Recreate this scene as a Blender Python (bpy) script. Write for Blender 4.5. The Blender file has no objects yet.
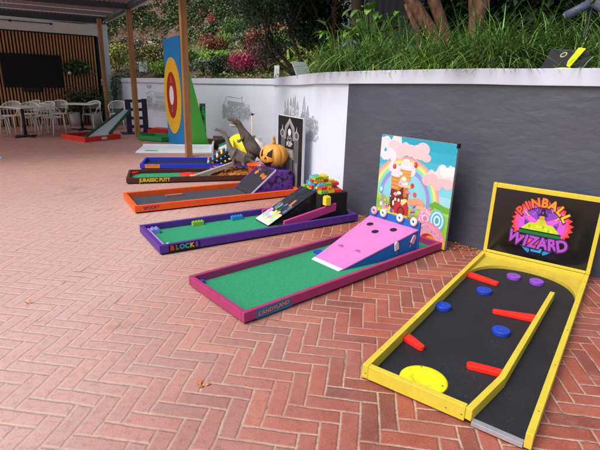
import bpy, math, random
from math import sin, cos, pi, radians
from mathutils import Vector, Matrix, noise as mnoise
random.seed(7)
S = bpy.context.scene
COL = S.collection

# ------------------------------------------------------------------ camera
H = 1.65
PITCH, ROLL = 0.30854, 0.03144
fwd = Vector((0, cos(PITCH), -sin(PITCH))); rt0 = Vector((1, 0, 0)); up0 = rt0.cross(fwd)
rt = rt0 * cos(ROLL) + up0 * sin(ROLL); up = -rt0 * sin(ROLL) + up0 * cos(ROLL)
cd = bpy.data.cameras.new('camera'); cam = bpy.data.objects.new('camera', cd); COL.objects.link(cam)
cd.sensor_width = 36; cd.lens = 36 * 463.5 / 600; cd.clip_end = 500; cd.clip_start = 0.05
mw = Matrix.Identity(4)
for i in range(3):
    mw[i][0] = rt[i]; mw[i][1] = up[i]; mw[i][2] = -fwd[i]; mw[i][3] = (0, 0, H)[i]
cam.matrix_world = mw
S.camera = cam

# ------------------------------------------------------------------ light
SUN_EL, SUN_AZ = 52, -125          # azimuth measured from +Y towards +X (degrees)
w = bpy.data.worlds.new('World'); S.world = w; w.use_nodes = True
nt = w.node_tree; nt.nodes.clear()
sky = nt.nodes.new('ShaderNodeTexSky'); sky.sky_type = 'NISHITA'; sky.sun_disc = False
sky.sun_elevation = radians(SUN_EL); sky.sun_rotation = radians(SUN_AZ); sky.dust_density = 5; sky.air_density = 1.0; sky.ozone_density = 0.6
bg = nt.nodes.new('ShaderNodeBackground'); bg.inputs[1].default_value = 0.15
wo = nt.nodes.new('ShaderNodeOutputWorld')
nt.links.new(sky.outputs[0], bg.inputs[0]); nt.links.new(bg.outputs[0], wo.inputs[0])
sl = bpy.data.lights.new('sun', 'SUN'); sl.energy = 1.0; sl.angle = radians(28); sl.color = (1.0, 0.975, 0.945)
so = bpy.data.objects.new('sun', sl); COL.objects.link(so)
a = radians(SUN_AZ); e = radians(SUN_EL)
so.rotation_euler = Vector((sin(a) * cos(e), cos(a) * cos(e), sin(e))).to_track_quat('Z', 'Y').to_euler()
S.view_settings.view_transform = 'Standard'; S.view_settings.look = 'None'
S.view_settings.exposure = 0.6; S.view_settings.gamma = 1

# ------------------------------------------------------------------ materials
def lin(h):
    if isinstance(h, tuple): return h if len(h) == 4 else (*h, 1)
    h = h.lstrip('#'); c = [int(h[i:i+2], 16) / 255 for i in (0, 2, 4)]
    return tuple([(x / 12.92 if x <= .04045 else ((x + .055) / 1.055) ** 2.4) for x in c] + [1])
_M = {}
def mat(key, col=None, rough=.55, var=.12, scale=9., bump=.15, bscale=60., spec=.35, island=0., metal=0., coat=0., trans=0.):
    if key in _M: return _M[key]
    m = bpy.data.materials.new(key); m.use_nodes = True; _M[key] = m
    t = m.node_tree; b = t.nodes['Principled BSDF']
    c = lin(col)
    b.inputs['Roughness'].default_value = rough; b.inputs['Specular IOR Level'].default_value = spec
    b.inputs['Metallic'].default_value = metal; b.inputs['Coat Weight'].default_value = coat
    b.inputs['Transmission Weight'].default_value = trans
    tc = t.nodes.new('ShaderNodeTexCoord')
    n = t.nodes.new('ShaderNodeTexNoise'); n.inputs['Scale'].default_value = scale; n.inputs['Detail'].default_value = 6
    t.links.new(tc.outputs['Object'], n.inputs['Vector'])
    mx = t.nodes.new('ShaderNodeMix'); mx.data_type = 'RGBA'
    mx.inputs[6].default_value = tuple(max(0, x * (1 - var * 1.6)) for x in c[:3]) + (1,)
    mx.inputs[7].default_value = tuple(min(1, x * (1 + var * 1.6)) for x in c[:3]) + (1,)
    t.links.new(n.outputs['Fac'], mx.inputs[0])
    out = mx.outputs[2]
    if island:
        g = t.nodes.new('ShaderNodeNewGeometry'); hsv = t.nodes.new('ShaderNodeHueSaturation')
        mr = t.nodes.new('ShaderNodeMapRange'); mr.inputs[3].default_value = 1 - island; mr.inputs[4].default_value = 1 + island * 1.3
        mh = t.nodes.new('ShaderNodeMapRange'); mh.inputs[3].default_value = .5 - island * .05; mh.inputs[4].default_value = .5 + island * .05
        wn = t.nodes.new('ShaderNodeTexWhiteNoise'); wn.noise_dimensions = '1D'
        t.links.new(g.outputs['Random Per Island'], mr.inputs[0]); t.links.new(g.outputs['Random Per Island'], wn.inputs['W'])
        t.links.new(wn.outputs['Value'], mh.inputs[0])
        t.links.new(mr.outputs[0], hsv.inputs['Value']); t.links.new(mh.outputs[0], hsv.inputs['Hue'])
        t.links.new(out, hsv.inputs['Color']); out = hsv.outputs[0]
    t.links.new(out, b.inputs['Base Color'])
    rm = t.nodes.new('ShaderNodeMapRange'); rm.inputs[3].default_value = max(.03, rough - .12); rm.inputs[4].default_value = min(1, rough + .15)
    t.links.new(n.outputs['Fac'], rm.inputs[0]); t.links.new(rm.outputs[0], b.inputs['Roughness'])
    if bump:
        n2 = t.nodes.new('ShaderNodeTexNoise'); n2.inputs['Scale'].default_value = bscale; n2.inputs['Detail'].default_value = 5
        t.links.new(tc.outputs['Object'], n2.inputs['Vector'])
        bp = t.nodes.new('ShaderNodeBump'); bp.inputs['Strength'].default_value = bump; bp.inputs['Distance'].default_value = .01
        t.links.new(n2.outputs['Fac'], bp.inputs['Height']); t.links.new(bp.outputs[0], b.inputs['Normal'])
    return m
def cm(hexcol, rough=.5):                      # flat printed / painted colour
    return mat('paint_' + hexcol.strip('#').lower(), tuple(x * .8 for x in lin(hexcol)[:3]), rough=rough, var=.06, bump=.04)

class NT:                                      # tiny expression helper for node math
    def __init__(s, m): s.t = m.node_tree; s.b = s.t.nodes['Principled BSDF']
    def math(s, op, *a):
        n = s.t.nodes.new('ShaderNodeMath'); n.operation = op
        for i, x in enumerate(a):
            if isinstance(x, (int, float)): n.inputs[i].default_value = x
            else: s.t.links.new(x, n.inputs[i])
        return n.outputs[0]
    def mixc(s, f, a, b):
        n = s.t.nodes.new('ShaderNodeMix'); n.data_type = 'RGBA'
        for i, x in ((0, f), (6, a), (7, b)):
            if isinstance(x, (int, float, tuple)): n.inputs[i].default_value = x
            else: s.t.links.new(x, n.inputs[i])
        return n.outputs[2]
    def noise(s, vec, scale, detail=5, rough=.5):
        n = s.t.nodes.new('ShaderNodeTexNoise'); n.inputs['Scale'].default_value = scale; n.inputs['Detail'].default_value = detail
        n.inputs['Roughness'].default_value = rough
        s.t.links.new(vec, n.inputs['Vector']); return n.outputs['Fac']
    def ramp(s, f, stops):
        n = s.t.nodes.new('ShaderNodeValToRGB'); el = n.color_ramp.elements
        while len(el) < len(stops): el.new(.5)
        for q, (p, c) in zip(el, stops): q.position = p; q.color = c
        s.t.links.new(f, n.inputs[0]); return n.outputs[0]
    def mr(s, f, a, b, c, d):
        n = s.t.nodes.new('ShaderNodeMapRange')
        for i, x in enumerate((a, b, c, d)): n.inputs[i + 1].default_value = x
        s.t.links.new(f, n.inputs[0]); return n.outputs[0]

def brick_material():
    m = bpy.data.materials.new('herringbone_brick'); m.use_nodes = True; k = NT(m); t = k.t
    g = t.nodes.new('ShaderNodeNewGeometry'); pos = g.outputs['Position']
    # slight wobble so that the courses are hand laid
    nz = t.nodes.new('ShaderNodeTexNoise'); nz.inputs['Scale'].default_value = 4; t.links.new(pos, nz.inputs['Vector'])
    vm = t.nodes.new('ShaderNodeVectorMath'); vm.operation = 'SUBTRACT'; t.links.new(nz.outputs['Color'], vm.inputs[0]); vm.inputs[1].default_value = (.5, .5, .5)
    vs = t.nodes.new('ShaderNodeVectorMath'); vs.operation = 'SCALE'; t.links.new(vm.outputs[0], vs.inputs[0]); vs.inputs['Scale'].default_value = .022
    va = t.nodes.new('ShaderNodeVectorMath'); va.operation = 'ADD'; t.links.new(pos, va.inputs[0]); t.links.new(vs.outputs[0], va.inputs[1])
    sp = t.nodes.new('ShaderNodeSeparateXYZ'); t.links.new(va.outputs[0], sp.inputs[0])
    W = .0965; A = radians(-7.75)
    e1 = (cos(A), sin(A)); e2 = (-sin(A), cos(A)); O = (.066 - e2[0] * W, 2.128 - e2[1] * W)
    x = k.math('SUBTRACT', sp.outputs[0], O[0]); y = k.math('SUBTRACT', sp.outputs[1], O[1])
    u = k.math('DIVIDE', k.math('ADD', k.math('MULTIPLY', x, e1[0]), k.math('MULTIPLY', y, e1[1])), W)
    v = k.math('DIVIDE', k.math('ADD', k.math('MULTIPLY', x, e2[0]), k.math('MULTIPLY', y, e2[1])), W)
    i = k.math('FLOOR', u); j = k.math('FLOOR', v); fu = k.math('FRACT', u); fv = k.math('FRACT', v)
    mm = k.math('FLOORED_MODULO', k.math('SUBTRACT', i, j), 6.0)
    hor = k.math('LESS_THAN', mm, 2.5)
    kk = k.math('SUBTRACT', 5.0, mm)
    def sel(a, b):                              # hor ? a : b
        return k.math('ADD', k.math('MULTIPLY', hor, a), k.math('MULTIPLY', k.math('SUBTRACT', 1.0, hor), b))
    lx = sel(k.math('ADD', mm, fu), k.math('ADD', kk, fv)); ly = sel(fv, fu)
    idx = sel(k.math('SUBTRACT', i, mm), i); idy = sel(j, k.math('SUBTRACT', j, kk))
    dl = k.math('MINIMUM', lx, k.math('SUBTRACT', 3.0, lx)); ds = k.math('MINIMUM', ly, k.math('SUBTRACT', 1.0, ly))
    d = k.math('MINIMUM', dl, ds)
    edge = k.noise(pos, 38, 5, .65)
    d2 = k.math('ADD', d, k.math('MULTIPLY', k.math('SUBTRACT', edge, .5), .13))
    cx = t.nodes.new('ShaderNodeCombineXYZ'); t.links.new(idx, cx.inputs[0]); t.links.new(idy, cx.inputs[1]); t.links.new(k.math('MULTIPLY', hor, 7.3), cx.inputs[2])
    wn = t.nodes.new('ShaderNodeTexWhiteNoise'); wn.noise_dimensions = '3D'; t.links.new(cx.outputs[0], wn.inputs['Vector'])
    bc = k.ramp(wn.outputs['Value'], [(0, lin('#77423a')), (.2, lin('#8a4434')), (.45, lin('#9c4d3a')), (.7, lin('#8c4a40')), (.9, lin('#a85a42')), (1, lin('#854e4a'))])
    # pale sky sheen on the left paving, painted into the brick colour
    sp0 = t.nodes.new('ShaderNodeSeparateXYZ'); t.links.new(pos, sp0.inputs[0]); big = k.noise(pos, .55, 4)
    sheen = k.math('ADD', k.math('MULTIPLY', sp0.outputs[0], -1.0), k.math('MULTIPLY', big, 1.6))
    sheen = k.math('MULTIPLY', k.mr(sheen, .45, 2.3, 0, 1), k.mr(sp0.outputs[1], 5.5, 10.5, 1, .35))
    bc = k.mixc(k.math('MULTIPLY', sheen, .85), bc, lin('#cbaca4'))
    mid = k.noise(pos, 7, 6, .65); bc = k.mixc(k.mr(mid, .4, .75, 0, .3), bc, lin('#b47a66')); ml = k.noise(pos, 24, 6, .75); bc = k.mixc(k.mr(ml, .5, .72, 0, .45), bc, lin('#6b3a31'))
    fine = k.noise(pos, 130, 5, .75); bc = k.mixc(k.mr(fine, .5, .75, 0, .6), bc, lin('#5c322e')); bc = k.mixc(k.mr(fine, .46, .3, 0, .5), bc, lin('#c39a8c'))
    mort = k.mixc(k.noise(pos, 9, 4), lin('#8d7c6c'), lin('#c9b8a4'))
    mf = k.mr(d2, .03, .07, 1, 0)
    mf = k.math('MULTIPLY', mf, k.mr(k.noise(pos, 2.6, 5, .7), .32, .6, .25, 1))
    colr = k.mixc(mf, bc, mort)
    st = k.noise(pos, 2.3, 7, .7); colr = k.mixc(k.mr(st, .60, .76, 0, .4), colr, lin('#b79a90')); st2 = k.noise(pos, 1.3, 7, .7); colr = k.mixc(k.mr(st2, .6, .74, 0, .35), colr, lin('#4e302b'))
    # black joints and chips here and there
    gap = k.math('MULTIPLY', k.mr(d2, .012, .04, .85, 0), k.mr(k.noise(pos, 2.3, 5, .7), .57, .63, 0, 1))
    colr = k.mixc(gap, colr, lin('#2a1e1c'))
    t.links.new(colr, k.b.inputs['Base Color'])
    k.b.inputs['Specular IOR Level'].default_value = .5
    t.links.new(k.mr(mid, .3, .7, .42, .62), k.b.inputs['Roughness'])
    hgt = k.math('ADD', k.mr(d2, .03, .13, 0, 1), k.math('ADD', k.math('MULTIPLY', wn.outputs['Value'], .35), k.math('MULTIPLY', fine, .35)))
    bp = t.nodes.new('ShaderNodeBump'); bp.inputs['Strength'].default_value = .7; bp.inputs['Distance'].default_value = .006
    t.links.new(hgt, bp.inputs['Height']); t.links.new(bp.outputs[0], k.b.inputs['Normal'])
    return m
def plaster_dark():
    m = bpy.data.materials.new('charcoal_render'); m.use_nodes = True; k = NT(m); t = k.t
    tc = t.nodes.new('ShaderNodeTexCoord'); mp = t.nodes.new('ShaderNodeMapping'); mp.inputs['Scale'].default_value = (1, 1, 2.0)
    t.links.new(tc.outputs['Object'], mp.inputs[0])
    n1 = k.noise(mp.outputs[0], 1.6, 8, .7); n2 = k.noise(mp.outputs[0], 6, 8, .75); n3 = k.noise(tc.outputs['Object'], .9, 3)
    c = k.mixc(k.mr(n1, .3, .7, 0, 1), lin('#404552'), lin('#4a4f5e')); c = k.mixc(k.mr(n3, .4, .7, 0, .6), c, lin('#474853'))
    c = k.mixc(k.mr(n2, .62, .75, 0, .16), c, lin('#6d6e7a')); c = k.mixc(k.mr(k.noise(tc.outputs['Object'], 42, 4), .35, .7, 0, .2), c, lin('#343742'))
    t.links.new(c, k.b.inputs['Base Color']); k.b.inputs['Roughness'].default_value = .46; k.b.inputs['Specular IOR Level'].default_value = .5
    n4 = t.nodes.new('ShaderNodeTexNoise'); n4.inputs['Scale'].default_value = 5.5; n4.inputs['Detail'].default_value = 9; n4.inputs['Distortion'].default_value = .35
    t.links.new(mp.outputs[0], n4.inputs['Vector'])
    bp = t.nodes.new('ShaderNodeBump'); bp.inputs['Strength'].default_value = .42; bp.inputs['Distance'].default_value = .02
    t.links.new(n4.outputs['Fac'], bp.inputs['Height']); t.links.new(bp.outputs[0], k.b.inputs['Normal'])
    return m
def wood_material(name, ca, cb, sc=(30, 30, 1.5), rough=.5, bump=.2):
    m = bpy.data.materials.new(name); m.use_nodes = True; k = NT(m); t = k.t
    tc = t.nodes.new('ShaderNodeTexCoord'); mp = t.nodes.new('ShaderNodeMapping'); mp.inputs['Scale'].default_value = sc
    t.links.new(tc.outputs['Object'], mp.inputs[0])
    n1 = k.noise(mp.outputs[0], 1.0, 6, .6); c = k.mixc(k.mr(n1, .3, .7, 0, 1), lin(ca), lin(cb))
    t.links.new(c, k.b.inputs['Base Color']); k.b.inputs['Roughness'].default_value = rough; _M[name] = m
    bp = t.nodes.new('ShaderNodeBump'); bp.inputs['Strength'].default_value = bump; bp.inputs['Distance'].default_value = .004 if bump < .5 else .03
    t.links.new(n1, bp.inputs['Height']); t.links.new(bp.outputs[0], k.b.inputs['Normal'])
    return m
def blotch_material(name, base, spots, scale, thr, rough=.5, spots2=None):
    m = bpy.data.materials.new(name); m.use_nodes = True; k = NT(m); t = k.t
    tc = t.nodes.new('ShaderNodeTexCoord'); n = k.noise(tc.outputs['Object'], scale, 3, .6)
    c = k.mixc(k.mr(n, thr, thr + .03, 0, 1), lin(base), lin(spots))
    if spots2: c = k.mixc(k.mr(k.noise(tc.outputs['Object'], scale * .6, 2), .58, .6, 0, 1), c, lin(spots2))
    t.links.new(c, k.b.inputs['Base Color']); k.b.inputs['Roughness'].default_value = rough; _M[name] = m
    return m

# ------------------------------------------------------------------ mesh builder
class MB:
    def __init__(s): s.v = []; s.f = []; s.mi = []; s.mats = []; s.sm = []
    def _m(s, m):
        if m not in s.mats: s.mats.append(m)
        return s.mats.index(m)
    def add(s, vs, fs, m, M=None, smooth=False):
        o = len(s.v); k = s._m(m)
        s.v += [tuple(M @ Vector(p)) if M else tuple(p) for p in vs]
        for f in fs: s.f.append(tuple(o + i for i in f)); s.mi.append(k); s.sm.append(smooth)
        return s
    def box(s, c0, c1, m, M=None):
        x0, y0, z0 = [min(a, b) for a, b in zip(c0, c1)]; x1, y1, z1 = [max(a, b) for a, b in zip(c0, c1)]
        vs = [(x0, y0, z0), (x1, y0, z0), (x1, y1, z0), (x0, y1, z0), (x0, y0, z1), (x1, y0, z1), (x1, y1, z1), (x0, y1, z1)]
        return s.add(vs, [(0, 3, 2, 1), (4, 5, 6, 7), (0, 1, 5, 4), (1, 2, 6, 5), (2, 3, 7, 6), (3, 0, 4, 7)], m, M)
    def prism(s, pts, z0, z1, m, M=None, smooth=False):      # polygon in xy extruded
        n = len(pts)
        ar = sum(pts[i][0] * pts[(i + 1) % n][1] - pts[(i + 1) % n][0] * pts[i][1] for i in range(n))
        if ar < 0: pts = pts[::-1]
        vs = [(p[0], p[1], z0) for p in pts] + [(p[0], p[1], z1) for p in pts]
        fs = [tuple(range(n - 1, -1, -1)), tuple(range(n, 2 * n))]
        s.add(vs, fs, m, M)
        o = len(s.v) - 2 * n; k = s._m(m)
        for i in range(n):
            j = (i + 1) % n; s.f.append((o + i, o + j, o + n + j, o + n + i)); s.mi.append(k); s.sm.append(smooth)
        return s
    def bar(s, a, b, wd, ht, m, upv=(0, 0, 1)):               # beam from a to b, width, height
        a = Vector(a); b = Vector(b); d = (b - a); L = d.length; d.normalize()
        sd = d.cross(Vector(upv)); sd.normalize(); u = sd.cross(d)
        M = Matrix(((d.x, sd.x, u.x, a.x), (d.y, sd.y, u.y, a.y), (d.z, sd.z, u.z, a.z), (0, 0, 0, 1)))
        return s.box((0, -wd / 2, -ht / 2), (L, wd / 2, ht / 2), m, M)
    def tube(s, pts, rad, m, n=8, caps=True, M=None):
        pts = [Vector(p) for p in pts]; N = len(pts)
        if not isinstance(rad, (list, tuple)): rad = [rad] * N
        vs = []; px = None
        for i, p in enumerate(pts):
            d = (pts[min(i + 1, N - 1)] - pts[max(i - 1, 0)]).normalized()
            if px is None:
                px = d.orthogonal().normalized()
            px = (px - d * px.dot(d)).normalized(); q = d.cross(px)
            for k in range(n):
                a = 2 * pi * k / n; vs.append(p + (px * cos(a) + q * sin(a)) * rad[i])
        fs = [(i * n + k, i * n + (k + 1) % n, (i + 1) * n + (k + 1) % n, (i + 1) * n + k) for i in range(N - 1) for k in range(n)]
        if caps: fs += [tuple(range(n - 1, -1, -1)), tuple((N - 1) * n + k for k in range(n))]
        return s.add(vs, fs, m, M, smooth=True)
    def lathe(s, prof, m, n=24, M=None, smooth=True, cap=True):
        vs = [(r * cos(2 * pi * k / n), r * sin(2 * pi * k / n), z) for r, z in prof for k in range(n)]; N = len(prof)
        fs = [(i * n + k, i * n + (k + 1) % n, (i + 1) * n + (k + 1) % n, (i + 1) * n + k) for i in range(N - 1) for k in range(n)]
        s.add(vs, fs, m, M, smooth)
        if cap:
            o = len(s.v) - N * n; k_ = s._m(m)
            for f in (tuple(o + k for k in range(n - 1, -1, -1)), tuple(o + (N - 1) * n + k for k in range(n))): s.f.append(f); s.mi.append(k_); s.sm.append(False)
        return s
    def ball(s, c, r, m, n=14, M=None):
        r = r if isinstance(r, (list, tuple)) else (r, r, r); h = n // 2
        prof = [(sin(pi * (i + .001) / h * .999), -cos(pi * i / h)) for i in range(h + 1)]
        T = Matrix.Translation(c) @ Matrix.Diagonal((*r, 1)); T = M @ T if M else T
        return s.lathe(prof, m, n, T, cap=False)
    def torus(s, c, R, r, m, M=None, n=18, k=8):
        T = Matrix.Translation(c); T = M @ T if M else T
        vs = [((R + r * cos(b)) * cos(a), (R + r * cos(b)) * sin(a), r * sin(b)) for a in [2 * pi * i / n for i in range(n)] for b in [2 * pi * j / k for j in range(k)]]
        fs = [(i * k + j, ((i + 1) % n) * k + j, ((i + 1) % n) * k + (j + 1) % k, i * k + (j + 1) % k) for i in range(n) for j in range(k)]
        return s.add(vs, fs, m, T, True)
    def build(s, name, parent=None, bevel=0, M=None):
        me = bpy.data.meshes.new(name); me.from_pydata(s.v, [], s.f)
        for m in s.mats: me.materials.append(m)
        me.polygons.foreach_set('material_index', s.mi); me.polygons.foreach_set('use_smooth', s.sm); me.update()
        o = bpy.data.objects.new(name, me); COL.objects.link(o)
        if parent: o.parent = parent
        if bevel:
            b = o.modifiers.new('bevel', 'BEVEL'); b.width = bevel; b.segments = 2; b.limit_method = 'ANGLE'
        return o

def props(o, label=None, cat=None, group=None, kind=None):
    if label: o['label'] = label
    if cat: o['category'] = cat
    if group: o['group'] = group
    if kind: o['kind'] = kind
    return o
def thing(name, label, cat, loc=(0, 0, 0), rz=0, group=None):
    o = bpy.data.objects.new(name, None); COL.objects.link(o); o.empty_display_size = .1
    o.location = loc; o.rotation_euler = (0, 0, radians(rz))
    return props(o, label, cat, group)
def copy_tree(o, parent=None):
    c = o.copy(); COL.objects.link(c); c.parent = parent
    for ch in list(o.children): copy_tree(ch, c)
    return c

def glyphs(txt, size=1.0, bold=.0):
    cu = bpy.data.curves.new('t', 'FONT'); cu.body = txt; cu.size = size; cu.align_x = 'CENTER'; cu.align_y = 'CENTER'; cu.offset = bold; cu.resolution_u = 3
    o = bpy.data.objects.new('t', cu); COL.objects.link(o)
    dg = bpy.context.evaluated_depsgraph_get(); me = bpy.data.meshes.new_from_object(o.evaluated_get(dg))
    vs = [tuple(v.co) for v in me.vertices]; fs = [tuple(p.vertices) for p in me.polygons]
    bpy.data.objects.remove(o); bpy.data.curves.remove(cu); bpy.data.meshes.remove(me)
    return vs, fs

class Decal:                                   # flat print: coloured shapes on the plane of matrix M (x,y in plane, z outwards)
    def __init__(s, M): s.b = MB(); s.M = M; s.k = 0
    def z(s): s.k += 1; return .0008 + s.k * .00004
    def poly(s, pts, col, z=None):
        m = cm(col) if isinstance(col, str) else col
        z = s.z() if z is None else z
        s.b.add([(p[0], p[1], z) for p in pts], [tuple(range(len(pts)))], m, s.M); return s
    def ell(s, cx, cy, rx, ry, col, n=28, a0=0, a1=360, rot=0):
        pts = []
        for i in range(n + (0 if a1 - a0 == 360 else 1)):
            t = radians(a0 + (a1 - a0) * i / n); x, y = rx * cos(t), ry * sin(t); r = radians(rot)
            pts.append((cx + x * cos(r) - y * sin(r), cy + x * sin(r) + y * cos(r)))
        return s.poly(pts, col)
    def band(s, cx, cy, r0, r1, col, a0, a1, n=24, sx=1, sy=1):
        m = cm(col); z = s.z(); vs = []; fs = []
        for i in range(n + 1):
            t = radians(a0 + (a1 - a0) * i / n)
            vs += [(cx + r0 * sx * cos(t), cy + r0 * sy * sin(t), z), (cx + r1 * sx * cos(t), cy + r1 * sy * sin(t), z)]
        for i in range(n): fs.append((2 * i, 2 * i + 1, 2 * i + 3, 2 * i + 2))
        s.b.add(vs, fs, m, s.M); return s
    def text(s, txt, cx, cy, size, col, rot=0, sx=1, bold=.0, shear=0):
        vs, fs = glyphs(txt, size, bold); z = s.z(); r = radians(rot); m = cm(col) if isinstance(col, str) else col
        out = [(cx + (x * sx + y * shear) * cos(r) - y * sin(r), cy + (x * sx + y * shear) * sin(r) + y * cos(r), z) for x, y, _ in vs]
        s.b.add(out, fs, m, s.M); return s
    def cloud(s, cx, cy, w_, h_, col, n=6, seed=1):
        rr = random.Random(seed)
        for i in range(n):
            s.ell(cx + w_ * (i / (n - 1) - .5), cy + rr.uniform(-.2, .3) * h_, w_ / n * rr.uniform(.9, 1.4), h_ * rr.uniform(.4, .65), col, 14)
        return s
    def build(s, name, parent): return s.b.build(name, parent)
def plane_M(origin, xdir, ydir):
    x = Vector(xdir).normalized(); y = Vector(ydir).normalized(); z = x.cross(y)
    return Matrix(((x.x, y.x, z.x, origin[0]), (x.y, y.y, z.y, origin[1]), (x.z, y.z, z.z, origin[2]), (0, 0, 0, 1)))

def leaves(mb, pts_fn, n, size, m, rr, aspect=2.2, tilt=1.0, curl=.25, dirfn=None):
    """n small two-quad leaves; pts_fn() -> position"""
    for _ in range(n):
        p = pts_fn()
        if p is None: continue
        p = Vector(p); sz = size * rr.uniform(.6, 1.35)
        if dirfn: d = Vector(dirfn(p)) + Vector((rr.uniform(-1, 1), rr.uniform(-1, 1), rr.uniform(-.6, 1))) * .6
        else: d = Vector((rr.gauss(0, 1), rr.gauss(0, 1), rr.gauss(0, .7) * tilt))
        if d.length < .01: continue
        d.normalize(); sd = d.cross(Vector((rr.uniform(-.4, .4), rr.uniform(-.4, .4), 1))); sd.normalize(); nn = sd.cross(d)
        w_ = sz / aspect / 2; mid = p + d * sz * .5 + nn * sz * curl * .4; tip = p + d * sz - nn * sz * curl * .3
        mb.add([p, mid - sd * w_, mid + sd * w_, tip], [(0, 1, 2), (1, 3, 2)], m)

# ------------------------------------------------------------------ retaining wall line and terrain
FARW = [(-10.5, 19.5, 1.36), (-6.5, 16.1, 1.44), (-4.6, 14.49, 1.49), (-2.75, 12.92, 1.54), (-.69, 11.17, 1.60)]
NEARW = [(-.69, 11.17, 1.60), (-.42, 9.2, 1.64), (-.06, 7.35, 1.68), (.2, 6.55, 1.715), (.549, 5.97, 1.735), (.853, 5.575, 1.75), (1.631, 4.76, 1.78), (2.0, 4.43, 1.785), (2.715, 3.88, 1.80), (3.5, 3.35, 1.8), (5.5, 2.2, 1.8), (9, .5, 1.8)]
def catmull(P, n=6):
    out = []
    for i in range(len(P) - 1):
        p0 = P[max(i - 1, 0)]; p1 = P[i]; p2 = P[i + 1]; p3 = P[min(i + 2, len(P) - 1)]
        for k in range(n):
            t = k / n
            out.append(tuple(.5 * (2 * b + (c - a) * t + (2 * a - 5 * b + 4 * c - d) * t * t + (-a + 3 * b - 3 * c + d) * t ** 3) for a, b, c, d in zip(p0, p1, p2, p3)))
    out.append(P[-1]); return out
NW = catmull(NEARW)
LINE = FARW[:-1] + NW
def wdist(x, y):
    best = (1e9, 0, 0)
    for a, b in zip(LINE[:-1], LINE[1:]):
        dx, dy = b[0] - a[0], b[1] - a[1]; L2 = dx * dx + dy * dy
        t = max(0, min(1, ((x - a[0]) * dx + (y - a[1]) * dy) / L2)); qx, qy = a[0] + dx * t, a[1] + dy * t
        d = math.hypot(x - qx, y - qy)
        if d < best[0]:
            side = dx * (y - a[1]) - dy * (x - a[0]); best = (d, side, a[2] + (b[2] - a[2]) * t)
    return best[0] if best[1] > 0 else -best[0], best[2]
def smooth(a, b, x):
    t = max(0, min(1, (x - a) / (b - a))); return t * t * (3 - 2 * t)
def terr(x, y):
    d, zt = wdist(x, y)
    if d < 0: return zt - .3
    s1 = .30 * min(d, 5.5) + 1.1 * max(0, min(d - 5.5, 5)) + .1 * max(0, d - 10.5)
    s2 = .09 * min(d, 2.5) + .30 * max(0, d - 2.5)
    k = smooth(8.0, 11.5, y - x * .4)
    return zt - .07 + s2 * (1 - k) + s1 * k + .08 * mnoise.noise(Vector((x * .8, y * .8, 0))) * min(1, d)

# ------------------------------------------------------------------ ground
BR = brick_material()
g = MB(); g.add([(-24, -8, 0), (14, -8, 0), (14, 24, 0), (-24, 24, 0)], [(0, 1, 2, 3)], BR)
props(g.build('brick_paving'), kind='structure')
g = MB(); E_ = 90; dirt = mat('soil', '#4a3a2e', rough=.95, var=.3, scale=3, bump=.6, bscale=14)
g.add([(-E_, -E_, -.06), (E_, -E_, -.06), (E_, E_, -.06), (-E_, E_, -.06)], [(0, 1, 2, 3)], dirt); props(g.build('ground'), kind='structure')
mulch = blotch_material('bark_mulch', '#4c3a2e', '#6d5747', 26, .5, .95, '#241b15')
g = MB(); st = .25; X0, Y0, NX, NY = -14, 0, 104, 116
grid = {}
for i in range(NX + 1):
    for j in range(NY + 1):
        x = X0 + i * st; y = Y0 + j * st; d, _ = wdist(x, y); grid[i, j] = (x, y, terr(x, y), d)
ids = {}; vs = []; fs = []
for i in range(NX):
    for j in range(NY):
        q = [(i, j), (i + 1, j), (i + 1, j + 1), (i, j + 1)]
        if min(grid[k][3] for k in q) < .02: continue
        f = []
        for k in q:
            if k not in ids: ids[k] = len(vs); vs.append(grid[k][:3])
            f.append(ids[k])
        fs.append(tuple(f))
g.add(vs, fs, mulch, smooth=True)
props(g.build('hillside'), kind='structure')

# ------------------------------------------------------------------ walls
WHITE = mat('white_render', '#c3cbda', rough=.6, var=.05, scale=2.2, bump=.12, bscale=18)
WHITE2 = mat('white_render_near', '#c9d2e2', rough=.6, var=.04, scale=2.2, bump=.12, bscale=18)
CAP = mat('painted_cap', '#bfc6d6', rough=.5, var=.05, scale=4, bump=.1, bscale=30)
DARK = plaster_dark()
INK = mat('ink', '#989ca6', rough=.7, var=.15, scale=30, bump=0)
INKF = mat('ink_faint', '#abb0b7', rough=.7, var=.15, scale=30, bump=0)
def offs(P, d):                                 # offset polyline to the garden side (+) by d
    out = []
    for i, p in enumerate(P):
        a = P[max(i - 1, 0)]; b = P[min(i + 1, len(P) - 1)]; t = Vector((b[0] - a[0], b[1] - a[1])).normalized()
        n = Vector((-t.y, t.x)); out.append((p[0] + n.x * d, p[1] + n.y * d, p[2]))
    return out
def strip(mb, P, d0, d1, z0f, z1f, m):          # solid strip between offsets, heights as functions of top z
    A = offs(P, d0); B = offs(P, d1); n = len(P)
    vs = []
    for a, b in zip(A, B): vs += [(a[0], a[1], z0f(a[2])), (b[0], b[1], z0f(b[2])), (b[0], b[1], z1f(b[2])), (a[0], a[1], z1f(a[2]))]
    fs = []
    for i in range(n - 1):
        o = 4 * i
        for k in range(4): fs.append((o + k, o + 4 + k, o + 4 + (k + 1) % 4, o + (k + 1) % 4))
    fs += [(0, 1, 2, 3), tuple(4 * (n - 1) + k for k in (3, 2, 1, 0))]
    mb.add(vs, fs, m)
cut = min(range(len(NW)), key=lambda i: math.hypot(NW[i][0] - .549, NW[i][1] - 5.97))
farw = thing('retaining_wall', 'long white rendered garden wall with two sketch drawings behind the target tower', 'wall')
b = MB(); strip(b, FARW, 0, .22, lambda z: -.02, lambda z: z - .135, WHITE); b.build('wall_face', farw)
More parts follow.
